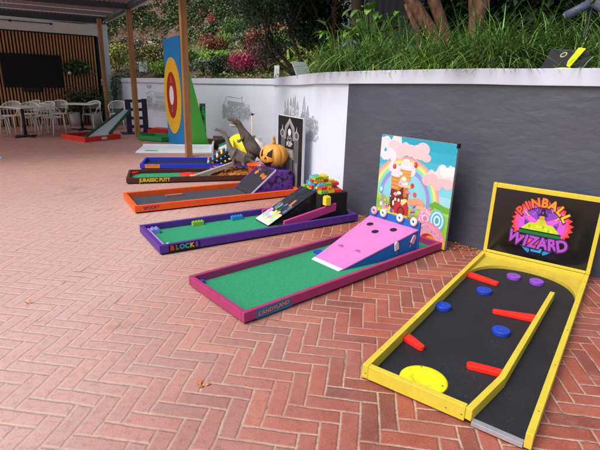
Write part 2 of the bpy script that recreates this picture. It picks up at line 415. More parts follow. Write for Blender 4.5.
b = MB(); strip(b, FARW, -.03, .26, lambda z: z - .135, lambda z: z, CAP); b.build('cap', farw, bevel=.01)
nearw = thing('retaining_wall', 'curved garden wall, white at its far end and charcoal behind the yellow game', 'wall')
b = MB(); strip(b, NW[:cut + 1], 0, .22, lambda z: -.02, lambda z: z - .145, WHITE2); b.build('wall_face', nearw)
b = MB(); strip(b, NW[cut:], -.004, .22, lambda z: -.02, lambda z: z - .145, DARK); props(b.build('painted_panel', nearw), 'charcoal painted section of the wall')
b = MB(); strip(b, NW, -.035, .26, lambda z: z - .145, lambda z: z, CAP); b.build('cap', nearw, bevel=.005)

# ink drawings on the wall, as strokes following its surface
class Sketch:
    def __init__(s, P, s0, proud=.003):
        s.P = P; s.b = MB(); s.pr = proud; s.s0 = s0
        s.cum = [0]
        for a, b in zip(P[:-1], P[1:]): s.cum.append(s.cum[-1] + math.hypot(b[0] - a[0], b[1] - a[1]))
    def pt(s, u, z, k=0):
        u += s.s0; i = 0
        while i < len(s.P) - 2 and s.cum[i + 1] < u: i += 1
        a, b = s.P[i], s.P[i + 1]; t = (u - s.cum[i]) / (s.cum[i + 1] - s.cum[i]); d = Vector((b[0] - a[0], b[1] - a[1])).normalized()
        q = s.pr + k
        return (a[0] + (b[0] - a[0]) * t + d.y * q, a[1] + (b[1] - a[1]) * t - d.x * q, z)
    def line(s, pts, w_=.012, m=None):
        for (u0, z0), (u1, z1) in zip(pts[:-1], pts[1:]):
            L = math.hypot(u1 - u0, z1 - z0)
            if L < 1e-5: continue
            nx, nz = -(z1 - z0) / L * w_ / 2, (u1 - u0) / L * w_ / 2; k = random.random() * .001
            s.b.add([s.pt(u0 - nx, z0 - nz, k), s.pt(u1 - nx, z1 - nz, k), s.pt(u1 + nx, z1 + nz, k), s.pt(u0 + nx, z0 + nz, k)], [(0, 1, 2, 3)], m or INK)
    def rect(s, u0, z0, u1, z1, **k): s.line([(u0, z0), (u1, z0), (u1, z1), (u0, z1), (u0, z0)], **k)
    def scrib(s, cu, cz, ru, rz, n, rr, w_=.01, m=None):
        w_ *= .55
        for _ in range(int(n * 1.7)):
            a = rr.uniform(0, 2 * pi); q = (cu + ru * cos(a) * rr.random() ** .5, cz + rz * sin(a) * rr.random() ** .5)
            t = rr.uniform(.02, .06); b_ = rr.uniform(0, 6.28)
            s.line([q, (q[0] + t * cos(b_), q[1] + t * sin(b_)), (q[0] + t * cos(b_ + 1), q[1] + t * sin(b_ + 1) + .01)], w_, m)
rr = random.Random(3)
# castle on the near white wall: s grows from the corner
sk = Sketch(NW, 0)
def yS(y):
    for i, p in enumerate(NW):
        if p[1] <= y: return sk.cum[i]
c0, c1 = yS(9.0), yS(6.55); Lc = c1 - c0
def C(fr): return c0 + Lc * fr
def tower(f, w_, z0, z1, roof):
    u = C(f); sk.line([(u - w_, z0), (u - w_, z1), (u + w_, z1), (u + w_, z0)], .014)
    sk.line([(u - w_ * 1.4, z1), (u, z1 + roof), (u + w_ * 1.4, z1)], .016)
    n = 7
    for i in range(n): sk.line([(u - w_ * 1.2 * (1 - i / n), z1 + roof * i / n), (u + w_ * 1.2 * (1 - i / n), z1 + roof * i / n)], .012)
    for i in range(int((z1 - z0) / .07)): sk.rect(u - w_ * .4, z0 + .02 + i * .07, u + w_ * .4, z0 + .05 + i * .07, w_=.009)
for a_ in [(.06, .05, 1.0, 1.12, .12), (.2, .05, 1.0, 1.16, .14), (.33, .07, 1.0, 1.2, .12), (.44, .08, 1.0, 1.18, .16), (.5, .05, 1.05, 1.22, .15), (.58, .06, 1.0, 1.17, .12), (.76, .06, 1.0, 1.2, .18), (.84, .045, 1.0, 1.14, .12)]: tower(*a_)
sk.line([(C(0), .78), (C(0), 1.03), (C(.9), 1.03), (C(.9), .78)], .014)
for i in range(26):
    u = C(.02 + .034 * i); sk.rect(u, .97, u + .035, 1.03, w_=.01)
for i in range(11): sk.rect(C(.03 + .08 * i), .84, C(.03 + .08 * i) + .06, .93, w_=.01)
sk.scrib(C(.5), .83, Lc * .52, .1, 260, rr); sk.scrib(C(.93), .98, .17, .13, 90, rr); sk.scrib(C(.2), 1.02, .4, .08, 80, rr); sk.scrib(C(.78), 1.05, .25, .1, 90, rr)
sk.line([(C(.75), .42), (C(1.25), .40)], .012)
sk.b.build('wall_drawing', nearw)['label'] = 'grey ink drawing of a turreted castle'
# far drawings
sf = Sketch(FARW, 0)
def fS(x): 
    s_ = 0
    for a_, b_, c_ in zip(FARW[:-1], FARW[1:], sf.cum):
        if x <= b_[0]: return c_ + (x - a_[0]) / (b_[0] - a_[0]) * math.hypot(b_[0] - a_[0], b_[1] - a_[1])
u0, u1 = fS(-4.84), fS(-3.81); Lf = u1 - u0
sf.line([(u0 - .05, 1.02), (u0 + .25, 1.12), (u0 + .6, 1.1), (u1 + .3, 1.06)], .016, INKF)
for i in range(14): sf.rect(u0 + .5 + i * .065, .78, u0 + .53 + i * .065, .86); sf.rect(u0 + .5 + i * .065, .90, u0 + .54 + i * .065, 1.0)
sf.rect(u0 + .42, .74, u1 + .1, 1.04); sf.line([(u0 + .42, 1.04), (u0 + .9, 1.1), (u1 + .1, 1.04)])
for i in range(5): sf.line([(u0 + .06, .72 + i * .05), (u0 + .3, .72 + i * .05)], .014)
sf.line([(u0 + .05, .7), (u0 + .05, 1.0), (u0 + .18, 1.09), (u0 + .32, 1.0), (u0 + .32, .7)], .018)
sf.scrib(u0 + .6, .68, .8, .07, 190, rr, .014); sf.scrib(u0 + .18, .85, .14, .14, 80, rr, .016); sf.scrib(u0 + .7, .62, .7, .06, 160, rr, .012, INKF)
for zz in (.5, .42): sf.line([(u0 + .3, zz), (u1 - .2, zz - .01)], .01, INKF)
sf.scrib(u0 + .2, 1.25, .12, .05, 20, rr)
v0, v1 = fS(-2.06), fS(-1.38); Lf = v1 - v0
sf.line([(v0 + .12, 1.13), (v1 - .28, 1.1)], .014); sf.line([(v0, .95), (v0 + .12, 1.13)], .014)
sf.line([(v1 - .2, .95), (v1 - .2, 1.15), (v1 - .25, 1.1)], .02)
for i in range(10): sf.line([(v0 + .14, 1.02 - i * .008), (v1 - .12, 1.0 - i * .008)], .01)
for i in range(7): sf.rect(v0 + .05 + i * .12, .76, v0 + .11 + i * .12, .86, w_=.012)
sf.scrib((v0 + v1) / 2, .75, Lf * .55, .22, 260, rr, .012); sf.scrib(v1, .78, .1, .2, 50, rr, .012); sf.scrib(v0, .75, .07, .2, 45, rr, .014)
sf.b.build('wall_drawing', farw)['label'] = 'grey ink drawings of historic buildings with trees'

# ------------------------------------------------------------------ building with slat wall and pergola
BD = radians(40)
SW = (-6.6, 15.6)                               # right end of the slat wall
bx = thing('building', 'white cafe building end with a timber slat feature wall under the pergola', 'building', (SW[0], SW[1], 0), math.degrees(BD) + 180)
# local x runs along the wall away to the left, local y is... +y towards the back of the building turned round
BWH = mat('building_white', '#d6dad6', rough=.6, var=.05, bump=.05)
BLK = mat('black_backing', '#1b1a1b', rough=.7, var=.1, bump=.05)
SLAT = wood_material('slat_timber', '#a87246', '#cf9a62', (40, 40, 1.2))
# after the 180 degree turn local -y points away from the camera
b = MB(); b.box((-.42, -.6, -.02), (9, -.14, 3.05), BWH); b.build('wall', bx)
b = MB(); b.box((-.06, -.14, 2.69), (9, .0, 3.0), BWH); b.build('fascia_band', bx)
b = MB(); b.box((0, -.138, .02), (9, -.06, 2.685), BLK); b.build('backing_board', bx)
b = MB(); b.box((-.03, -.06, 2.66), (9, .02, 2.688), BLK); b.box((-.06, -.137, .02), (-.003, .02, 2.66), BLK); b.build('trim', bx)
b = MB(); x = .06
while x < 8.9: b.box((x, -.06, .03), (x + .042, -.005, 2.655), SLAT); x += .0875
b.build('timber_slats', bx)
b = MB()
for xx in (3.05, 2.3, 1.25): b.ball((xx, .03, 2.93), .03, BLK); b.box((xx - .02, -.001, 2.9), (xx + .02, .03, 2.94), BLK)
b.box((1.2, .003, 2.925), (3.06, .02, 2.945), BLK); b.build('conduit', bx)
GREY = mat('pergola_charcoal', '#33353b', rough=.4, var=.06, bump=.03)
LOUV = mat('louvre_taupe', '#8a7f7d', rough=.5, var=.08, bump=.03)
TRIMW = mat('gutter_white', '#c9ccd2', rough=.4, var=.04, bump=.02)
TIMB = wood_material('post_timber', '#7a5230', '#a87844', (14, 14, .8), .45)
def tv():
    t = thing('television', 'large black flat television mounted on the timber slat wall', 'television', (SW[0], SW[1], 0), math.degrees(BD) + 180)
    sc = mat('tv_screen', '#0a0b0f', rough=.5, var=.02, bump=0, spec=.25); fr = mat('tv_bezel', '#131418', rough=.4, var=.05, bump=0)
    b = MB(); b.box((1.12, .02, 1.12), (2.7, .08, 2.06), fr); b.build('casing', t, .006)
    b = MB(); b.box((1.14, .0805, 1.14), (2.68, .083, 2.045), sc); b.build('screen', t)
    b = MB(); b.box((1.74, .02, 1.0), (2.2, .1, 1.115), fr); b.build('soundbar', t, .006)
tv()
t = thing('wall_lamp', 'small round white wall lamp beside the slat wall corner post', 'lamp', (SW[0], SW[1], 0), math.degrees(BD) + 180)
b = MB(); b.box((-.1, -.0, 1.2), (-.02, .07, 1.32), mat('lamp_grey', '#9a9a98')); b.ball((-.06, .09, 1.36), .05, mat('lamp_white', '#e4e4e0')); b.build('fitting', t)

pg = thing('pergola', 'dark louvred pergola roof on timber posts over the cafe seating', 'pergola', (-4.40, 12.46, 0), 120.4)
# local x runs along the row of posts away from the camera, local +y to the left
def post(px, py, wd, zt, name='post', lab=None):
    b = MB(); L = pg_inv @ Vector((px, py, 0)); b.box((L.x - wd / 2, L.y - wd / 2, -.01), (L.x + wd / 2, L.y + wd / 2, zt), TIMB)
    props(b.build(name, pg, .008), lab)
pg_m = Matrix.Translation((-4.40, 12.46, 0)) @ Matrix.Rotation(radians(120.4), 4, 'Z'); pg_inv = pg_m.inverted()
post(-2.36, 9.62, .125, 3.13, lab='pale timber post in front of the target tower'); post(-4.42, 12.52, .125, 3.13); post(-6.2, 15.0, .115, 3.13)
def beam(x0, y0, x1, y1, z0, z1, m, name='beam'):
    b = MB(); b.box((x0, y0, z0), (x1, y1, z1), m); b.build(name, pg, .004)
beam(-6.0, -.06, 3.9, .06, 3.13, 3.36, GREY); beam(-6.05, -.1, 3.95, -.063, 3.10, 3.16, TRIMW, 'edge_trim'); beam(-6.05, -.1, 3.95, -.063, 3.163, 3.38, GREY, 'gutter')  # roof runs on unseen past the near post, added to cast shade
for xx in (-6.0, -3.3, -.08): beam(xx, .065, xx + .17, 9, 3.11, 3.35, GREY)  # those at -6.0 and -3.3 belong to the added unseen roof
beam(3.72, .065, 3.9, 9, 3.06, 3.35, GREY)
b = MB()
for xa, xb in ((-3.12, -.09), (.1, 3.71)):
    yy = .12
    while yy < 9:
        b.box((xa, -.055, -.006), (xb, .055, .006), LOUV, Matrix.Translation((0, yy, 3.25)) @ Matrix.Rotation(radians(24), 4, 'X')); yy += .105
b.build('louvre_blades', pg)
b = MB()
for k in range(3): b.box((.5 + 1.2 * k, .07, 3.19), (.54 + 1.2 * k, 9, 3.21), TRIMW)
b.build('louvre_linkage', pg)

# ------------------------------------------------------------------ game board helper
def paint(key, col, **k):
    if key in _M: return _M[key]
    m = _paint(key, col, **k); q = NT(m); t = q.t; bs = q.b.inputs['Base Color'].links[0].from_socket
    tc = t.nodes.new('ShaderNodeTexCoord'); v = tc.outputs['Object']
    mp = t.nodes.new('ShaderNodeMapping'); mp.inputs['Scale'].default_value = (3, 40, 40); t.links.new(v, mp.inputs[0])
    n1 = q.noise(v, 38, 8, .8); n2 = q.noise(v, 3.5, 5, .7); n3 = q.noise(mp.outputs[0], 1.0, 4, .6)
    d = q.math('MULTIPLY', q.mr(n1, .56, .68, 0, 1), q.mr(n2, .42, .65, 0, .55))
    c0 = lin(col); dk = tuple(x * .35 + .02 for x in c0[:3]) + (1,); lt = tuple(min(1, x * .7 + .16) for x in c0[:3]) + (1,)
    o = q.mixc(d, bs, dk); o = q.mixc(q.math('MULTIPLY', q.mr(n1, .40, .30, 0, .5), q.mr(n2, .4, .6, 1, .2)), o, lt); o = q.mixc(q.mr(n3, .35, .7, 0, .14), o, dk)
    t.links.new(o, q.b.inputs['Base Color']); return m
def _paint(key, col, **k):
    k.setdefault('rough', .5); k.setdefault('spec', .3); k.setdefault('var', .1); k.setdefault('scale', 12); k.setdefault('bump', .1); k.setdefault('bscale', 45)
    return mat(key, col, **k)
def scuff(m, light, s1=60, s2=5, amt=.5):
    q = NT(m); t = q.t; bs = q.b.inputs['Base Color'].links[0].from_socket; v = t.nodes.new('ShaderNodeTexCoord').outputs['Object']
    mp = t.nodes.new('ShaderNodeMapping'); mp.inputs['Scale'].default_value = (1, 5, 1); mp.inputs['Rotation'].default_value = (0, 0, .5); t.links.new(v, mp.inputs[0])
    f = q.math('MULTIPLY', q.mr(q.noise(mp.outputs[0], s1, 5, .8), .58, .72, 0, 1), q.mr(q.noise(v, s2, 5, .7), .45, .68, 0, amt))
    t.links.new(q.mixc(f, bs, lin(light)), q.b.inputs['Base Color'])
SCR = mat('screw_head', '#8a8678', rough=.4, metal=.7)
def screw(par, M): b = MB(); b.lathe([(.0045, 0), (.004, .0012), (.0001, .0012)], SCR, 10, M); b.build('screw', par)
TURF = mat('green_turf', '#3a9d72', rough=.95, var=.22, scale=60, bump=.9, bscale=320, spec=.1)
scuff(TURF, '#7fae8c', 70, 3, .5); BASEB = mat('base_black', '#151314', rough=.8)
def tray(t, L, W, rail, floor, zt=.095, th=.035, ends=(1, 1), z0=.018):
    """near rail along y=0, far rail y=W, end rails at x=0 and x=L"""
    b = MB(); b.box((.02, .02, 0), (L - .02, W - .02, z0 - .001), BASEB); b.box((.022, .022, z0), (L - .022, W - .022, .024), BASEB); b.build('base', t)
    b = MB(); b.box((th, th, .0245), (L - th, W - th, .03), floor); b.build('playing_surface', t)
    for nm, c0, c1 in (('near_rail', (0, 0, z0), (L, th, zt)), ('far_rail', (0, W - th, z0), (L, W, zt))):
        b = MB(); b.box(c0, c1, rail); b.build('side_rail', t, .004)
    for k in range(4): screw(t, Matrix.Translation((.45 + (L - .6) * k / 3, -.0003, .055)) @ Matrix.Rotation(radians(90), 4, 'X'))
    if ends[0]: b = MB(); b.box((0, th + .0005, z0), (th, W - th - .0005, zt - .001), rail); b.build('end_rail', t, .004)
    if ends[1]: b = MB(); b.box((L - th, th + .0005, z0), (L, W - th - .0005, zt - .001), rail); b.build('end_rail', t, .004)

# ---- 1 pinball
YEL = paint('yellow_paint', '#cdb93c', var=.07); BLKF = mat('black_play_paint', '#202126', rough=.6, var=.22, scale=3.5, bump=.25, bscale=90)
scuff(BLKF, '#8a8c92', 34, 4, .8)
RED = paint('red_paint', '#e02a1e'); BLU = paint('blue_paint', '#1b3fb0'); PUR = paint('purple_paint', '#8248b5')
c = Vector((1.44875, 2.9975)); an = 54.36; ex = Vector((cos(radians(an)), sin(radians(an))))
o2 = c - ex * 1.2
T1 = thing('pinball_putting_game', 'yellow framed black mini golf board with upright pinball picture panel, nearest the camera', 'mini golf game', (o2.x, o2.y, 0), an)
b = MB(); b.box((.03, -.42, 0), (2.38, .42, .0245), BASEB); b.build('base', T1)
for y in (.43, -.04, -.12): screw(T1, Matrix.Translation((-.0003, y, .05)) @ Matrix.Rotation(radians(-90), 4, 'Y'))
for k in range(6): screw(T1, Matrix.Translation((.15 + .42 * k, .4523, .055 + .01 * (k % 2))) @ Matrix.Rotation(radians(-90), 4, 'X'))
for k in range(5): screw(T1, Matrix.Translation((.2 + .5 * k, .434, .1002)))
for k in range(5): screw(T1, Matrix.Translation((.2 + .5 * k, -.434, .1002)))
b = MB(); b.box((.03, -.42, .025), (2.37, .42, .031), BLKF); b.build('playing_surface', T1)
for y0, y1 in ((.415, .452), (-.45, -.415)):
    b = MB(); b.box((0, y0, .015), (2.39, y1, .1), YEL); b.build('side_rail', T1, .003)
b = MB(); b.box((0, -.135, .015), (.036, .4145, .099), YEL); b.build('end_rail', T1, .003)
ZT = .1
def poly_rail(pts, th, z0, z1, m, nm):
    P = [(p[0], p[1], 0) for p in pts]; A = offs(P, th / 2); B = offs(P, -th / 2)
    b = MB(); b.prism([(p[0], p[1]) for p in A] + [(p[0], p[1]) for p in B[::-1]], z0, z1, m); return b.build(nm, T1, .003)
poly_rail([(.0, -.152), (.39, -.217), (1.80, -.255)], .034, .0315, .1, YEL, 'divider_rail')
ALU = mat('aluminium', '#b9bcc6', rough=.35, var=.08, metal=.6, scale=30)
b = MB(); b.box((-.004, -.413, .0255), (.028, -.172, .036), ALU); b.box((-.006, -.413, .012), (-.0045, -.172, .036), ALU); b.build('metal_edge_strip', T1, .001)
# arched end plate
cxa, cya, ra, rb = 1.80, 0, .46, .413; pts = []
for i in range(33):
    t_ = pi / 2 - pi * i / 32; cc, ss = cos(t_), sin(t_); pts.append((cxa + ra * abs(cc) ** (2 / 2.3), cya + rb * abs(ss) ** (2 / 2.3) * (1 if ss > 0 else -1)))
b = MB(); YP = paint('yellow_paint_plate', '#bda93c'); vs = []
for i, p in enumerate(pts):
    q = (2.345, p[1]) if abs(p[1]) < .4 else (2.345, .4145 if p[1] > 0 else -.4145)
    q = (2.345, .4145 - .829 * i / 32)
    vs += [(p[0], p[1], .0325), (p[0], p[1], .062), (q[0], q[1], .0325), (q[0], q[1], .062)]
fs = []
for i in range(32): o = 4 * i; fs += [(o, o + 1, o + 5, o + 4), (o + 1, o + 3, o + 7, o + 5), (o, o + 4, o + 6, o + 2)]
b.add(vs, fs, YP); b.prism([(pts[0][0], .4145), (2.345, .4145), pts[0]], .033, .0615, YP); b.prism([(pts[-1][0], -.4145), (2.345, -.4145), pts[-1]], .033, .0615, YP)
b.build('arched_end_plate', T1, .002)
b = MB(); b.box((2.352, -.4145, .015), (2.39, .4145, .1), YEL); b.build('end_rail', T1, .003)
# pucks, flippers, cup
def puck(x, y, r, m, lab):
    b = MB(); b.lathe([(r * .97, .0315), (r, .036), (r, .058), (r * .95, .062), (.0001, .062)], m, 28, Matrix.Translation((x, y, 0)), smooth=False); b.lathe([(.008, .0625), (.006, .065), (.0001, .065)], mat('screw', '#6a6f80', metal=.6, rough=.4), 8, Matrix.Translation((x, y, 0))); props(b.build('round_bumper', T1), lab)
for x, y, l in ((1.10, .371, 'blue bumper against the left rail'), (1.584, .204, 'blue bumper nearest the back panel'), (1.0, -.069, 'blue bumper beside the divider')): puck(x, y, .058, BLU, l)
for x, y, l in ((2.05, .081, 'left purple bumper'), (2.06, -.1, 'right purple bumper')): puck(x, y, .056, PUR, l)
def flip(xa, ya, wa, xb, yb, wb, z=.062):
    a = Vector((xa, ya)); c_ = Vector((xb, yb)); d = (c_ - a).normalized(); n = Vector((-d.y, d.x)); pp = [a + n * wa / 2, a - n * wa / 2]
    for k in range(7): an_ = -pi / 2 + pi * k / 6; pp.append(c_ + d * cos(an_) * wb / 2 + n * sin(an_) * wb / 2)
    b = MB(); b.prism([(q.x, q.y) for q in pp], .0315, z, RED); b.build('flipper', T1, .004)
flip(1.845, .413, .075, 1.80, .17, .05); flip(1.345, -.225, .085, 1.27, .04, .035); flip(.52, .413, .07, .463, .285, .045); flip(.5, -.205, .05, .462, -.03, .055)
YC = paint('cup_yellow', '#e6e21c', rough=.35); b = MB()
prof = [(.001, .033), (.05, .033), (.062, .038), (.07, .046), (.125, .040), (.135, .034), (.135, .0315)]
b.lathe(prof, YC, 40, Matrix.Translation((.175, .15, 0)), cap=False)
for k in range(3): a_ = 2.1 * k + .5; b.lathe([(.006, .041), (.005, .044), (.0001, .044)], mat('screw', '#6a6f80'), 8, Matrix.Translation((.175 + .11 * cos(a_), .15 + .11 * sin(a_), 0)))
b.build('target_cup', T1)
# upright panel
GLB = mat('gloss_black', '#0e0e11', rough=.12, var=.1, bump=.0, spec=.6)
b = MB(); b.box((2.40, -.43, .09), (2.43, .42, .76), GLB); b.build('back_panel', T1)
fr = [((2.3925, .412, .1005), (2.437, .445, .775)), ((2.3925, -.452, .1005), (2.437, -.42, .765)), ((2.3925, -.4195, .735), (2.437, .4115, .7745)), ((2.3925, -.4195, .1005), (2.437, .4115, .125))]
for c0_, c1_ in fr: b = MB(); b.box(c0_, c1_, YEL); b.build('panel_frame', T1, .003)
D = Decal(plane_M((2.3995, -.005, .44), (0, -1, 0), (0, 0, 1)))
# round badge
star = []
for i in range(56):
    a_ = 2 * pi * i / 56; r = .20 + (.018 if i % 2 else -.006) + random.uniform(-.004, .008); star.append((r * 1.12 * cos(a_), .03 + r * .86 * sin(a_)))
D.poly(star, '#e8443a'); D.ell(0, .03, .212, .165, '#f0509a', 40); D.ell(0, .035, .185, .148, '#d65be0', 40); D.ell(0, .04, .135, .125, '#6a35a8', 32)
for sx_ in (-1, 1): D.ell(.085 * sx_, .075, .05, .05, '#8d49c9', 20)
for k in range(26):
    a_ = random.uniform(.2, 2.9); r = random.uniform(.1, .17); D.ell(r * 1.1 * cos(a_), .02 + r * .8 * sin(a_), .005, .004, random.choice(['#f2a03a', '#f07fd8', '#ffe04a', '#b35bf0']), 6)
D.poly([(-.15, -.02), (-.07, .05), (-.03, .055), (.03, .055), (.07, .05), (.15, -.02), (.12, -.045), (-.12, -.045)], '#c9e02c')     # robe
D.poly([(-.04, .05), (-.02, .0), (.0, .03), (.02, .0), (.04, .05), (0, .09)], '#f2c33d')
D.ell(0, .075, .022, .026, '#d9a13b', 14); D.poly([(-.02, .06), (.02, .06), (0, .01)], '#a9d63a')
D.poly([(-.045, .093), (.045, .093), (.028, .105), (.008, .165), (-.004, .18), (-.022, .105)], '#2c1a48'); D.ell(.0, .118, .006, .008, '#d04fe0', 8)
for sx_ in (-1, 1):
    D.poly([(sx_ * .03, .05), (sx_ * .1, .085), (sx_ * .14, .07), (sx_ * .115, .05), (sx_ * .09, .03), (sx_ * .05, .03)], '#e064d2')
    D.line = None; D.poly([(sx_ * .1, .08), (sx_ * .15, .125), (sx_ * .155, .118), (sx_ * .11, .072)], '#e8b23a'); D.ell(sx_ * .155, .122, .012, .012, '#f2703a', 8)
for k in range(9): D.ell(-.09 + .0225 * k, random.uniform(-.03, .02), .006, .014, random.choice(['#8dbb1e', '#eef04a', '#5f8c1c']), 8)
D.poly([(-.165, -.035), (.165, -.035), (.175, -.065), (-.175, -.065)], '#0a7a3c'); D.poly([(-.17, -.028), (.17, -.028), (.165, -.038), (-.165, -.038)], '#12171a')
D.poly([(-.185, -.063), (.185, -.063), (.19, -.082), (-.19, -.082)], '#101012')
D.poly([(-.13, -.165), (-.09, -.2), (-.06, -.215), (-.045, -.185)], '#1e8fd0'); D.poly([(-.05, -.165), (.05, -.165), (.06, -.2), (-.06, -.2)], '#2aa0dd'); D.poly([(.13, -.165), (.09, -.2), (.06, -.215), (.045, -.185)], '#1e8fd0')
for sx_ in (-1, 1): D.poly([(sx_ * .05, -.15), (sx_ * .065, -.15), (sx_ * .045, -.225), (sx_ * .035, -.225)], '#101014')
for k, (ch, col_) in enumerate(zip('PINBALL', ['#f0523a', '#f2643a', '#f27a36', '#f48c34', '#f0a030', '#f2b42e', '#f4cc34'])):
    a_ = radians(145 - k * 18.5); X, Y = .2 * 1.08 * cos(a_), -.01 + .2 * sin(a_) * 1.0
    D.text(ch, X, Y, .1, '#5c1020', math.degrees(a_) - 90, 1, .009); D.text(ch, X - .002, Y + .002, .094, col_, math.degrees(a_) - 90, 1, .004)
for k, ch in enumerate('WIZARD'):
    X = -.185 + .0755 * k + (.012 if k == 1 else 0); Y = -.128 + .10 * (X * X) * 9 * .35 * 1.0 + (.0)
    D.text(ch, X, Y, .135, '#3a1450', 7 * (k - 2.5), .95, .012); D.text(ch, X, Y + .001, .125, '#b050cc', 7 * (k - 2.5), .95, .005)
_Mi = D.M.inverted()
for i, v in enumerate(D.b.v): q = _Mi @ Vector(v); D.b.v[i] = tuple(D.M @ Vector((q.x * 1.02, q.y * 1.17 - .010, q.z)))
D.build('pinball_picture', T1)

# ---- 2 candy game
MAG = paint('magenta_paint', '#9d3364'); PINKF = paint('pink_rail_light', '#c8508a')
T2 = thing('candy_putting_game', 'magenta framed green mini golf board with pink holed ramp and sweets picture', 'mini golf game', (-.365, 2.843, 0), 41.5)
tray(T2, 2.43, .79, MAG, TURF)
b = MB(); b.box((.0365, .05, .0305), (.06, .74, .06), paint('lilac_paint', '#b58ad8')); b.build('inner_strip', T2, .002)
b = MB(); b.box((.062, .70, .0305), (.1, .74, .06), BLU); b.build('corner_block', T2, .002)
PNK = paint('ramp_pink', '#c573b4', var=.05); RB = paint('ramp_blue', '#1f5fae', var=.12)
# ramp: front edge x 1.165 (y .216-.573), back x 2.06 (y .055-.665)
def ry(x, s): k = (x - 1.165) / .895; return (.216 - .161 * k) if s < 0 else (.573 + .092 * k)
def rz(x): return .034 + .250 * (x - 1.165) / .895
b = MB()
vs = [(1.20, ry(1.2, -1) + .004, .031), (1.20, ry(1.2, 1) - .004, .031), (2.055, ry(2.055, 1) - .004, .031), (2.055, ry(2.055, -1) + .004, .031), (1.20, ry(1.2, -1) + .004, rz(1.2) - .012), (1.20, ry(1.2, 1) - .004, rz(1.2) - .012), (2.055, ry(2.055, 1) - .004, rz(2.055) - .012), (2.055, ry(2.055, -1) + .004, rz(2.055) - .012)]
b.add(vs, [(0, 1, 2, 3), (0, 4, 5, 1), (1, 5, 6, 2), (2, 6, 7, 3), (3, 7, 4, 0), (4, 7, 6, 5)], RB); b.build('ramp_side', T2)
# top sheet
b = MB(); vs = []
for x, dz in ((1.165, 0), (2.06, 0)):
    for s_ in (-1, 1): vs += [(x, ry(x, s_), rz(x) - .011), (x, ry(x, s_), rz(x))]
b.add(vs, [(0, 4, 6, 2), (1, 3, 7, 5), (0, 1, 5, 4), (2, 6, 7, 3), (0, 2, 3, 1), (4, 5, 7, 6)], PNK); b.build('ramp_top', T2)
b = MB(); vs = []
for x in (1.15, 1.195):
    for s_ in (-1, 1): vs += [(x, ry(x, s_) , .031), (x, ry(x, s_), max(.034, rz(x)) + .0025)]
b.add(vs, [(0, 4, 6, 2), (1, 3, 7, 5), (0, 1, 5, 4), (2, 6, 7, 3), (0, 2, 3, 1), (4, 5, 7, 6)], mat('lip_white', '#d8dce4', rough=.35)); b.build('ramp_lip', T2)
HOLE = mat('hole_dark', '#1c1322', rough=.9); sl_ = math.atan(.25 / .895)
MR = lambda x, y: Matrix.Translation((x, y, rz(x))) @ Matrix.Rotation(-sl_, 4, 'Y')
for x, y in ((1.916, .537), (1.828, .394), (1.942, .261)):
    b = MB(); b.lathe([(.034, .0012), (.034, .0018), (.0001, .0018)], HOLE, 26, MR(x, y)); b.torus((0, 0, .001), .036, .002, paint('hole_rim', '#b85fa6'), MR(x, y), 26, 6); b.build('hole', T2)
for x, y in ((1.452, .501), (1.47, .298)):
    b = MB(); pts = [(.034 * cos(radians(a_)), .034 * sin(radians(a_))) for a_ in range(-90, 91, 15)]; b.prism(pts, .001, .0016, paint('hole_rim2', '#a24a92'), MR(x, y)); b.build('half_moon_hole', T2)
b = MB(); b.box((2.062, .045, .031), (2.084, .675, .355), RB); b.build('ramp_back_board', T2, .003)
DOU = paint('doughnut_white', '#e9d8dc', rough=.6); DOP = paint('doughnut_pink', '#e0a0b4', rough=.6)
for y, mm in ((.605, DOP), (.485, DOU), (.275, DOU), (.11, DOU)):
    M = Matrix.Translation((2.05, y, .352)) @ Matrix.Rotation(radians(90), 4, 'Y') @ Matrix.Rotation(radians(10), 4, 'X')
    b = MB(); b.torus((0, 0, 0), .027, .017, mm, M); b.lathe([(.014, -.005), (.014, .002), (.0001, .002)], HOLE, 12, M); b.build('doughnut', T2)
def popsicle(x, z, rot, mm):
    M = Matrix.Translation((x, ry(x, -1) + .003, z)) @ Matrix.Rotation(radians(90), 4, 'X') @ Matrix.Rotation(radians(rot), 4, 'Z')
    b = MB(); pts = [(-.028, -.03), (.028, -.03), (.028, .03)] + [(.028 * cos(radians(a_)), .03 + .028 * sin(radians(a_))) for a_ in range(15, 180, 15)] + [(-.028, .03)]
    b.prism(pts, .001, .012, mm, M); b.prism([(-.006, -.075), (.006, -.075), (.006, -.0305), (-.006, -.0305)], .001, .006, mat('stick_wood', '#8c7b62'), M); b.build('ice_lolly', T2, .002)
popsicle(1.80, .150, 12, DOU); popsicle(2.0, .185, -32, DOP)
# far low blue pieces
b = MB(); b.box((1.28, ry(1.28, 1) + .0, .031), (1.36, .69, .05), BLU); b.build('blue_guide_block', T2, .002)
b = MB(); b.box((1.95, -.0 + .036, .031), (2.0, .05, .05), BLU)
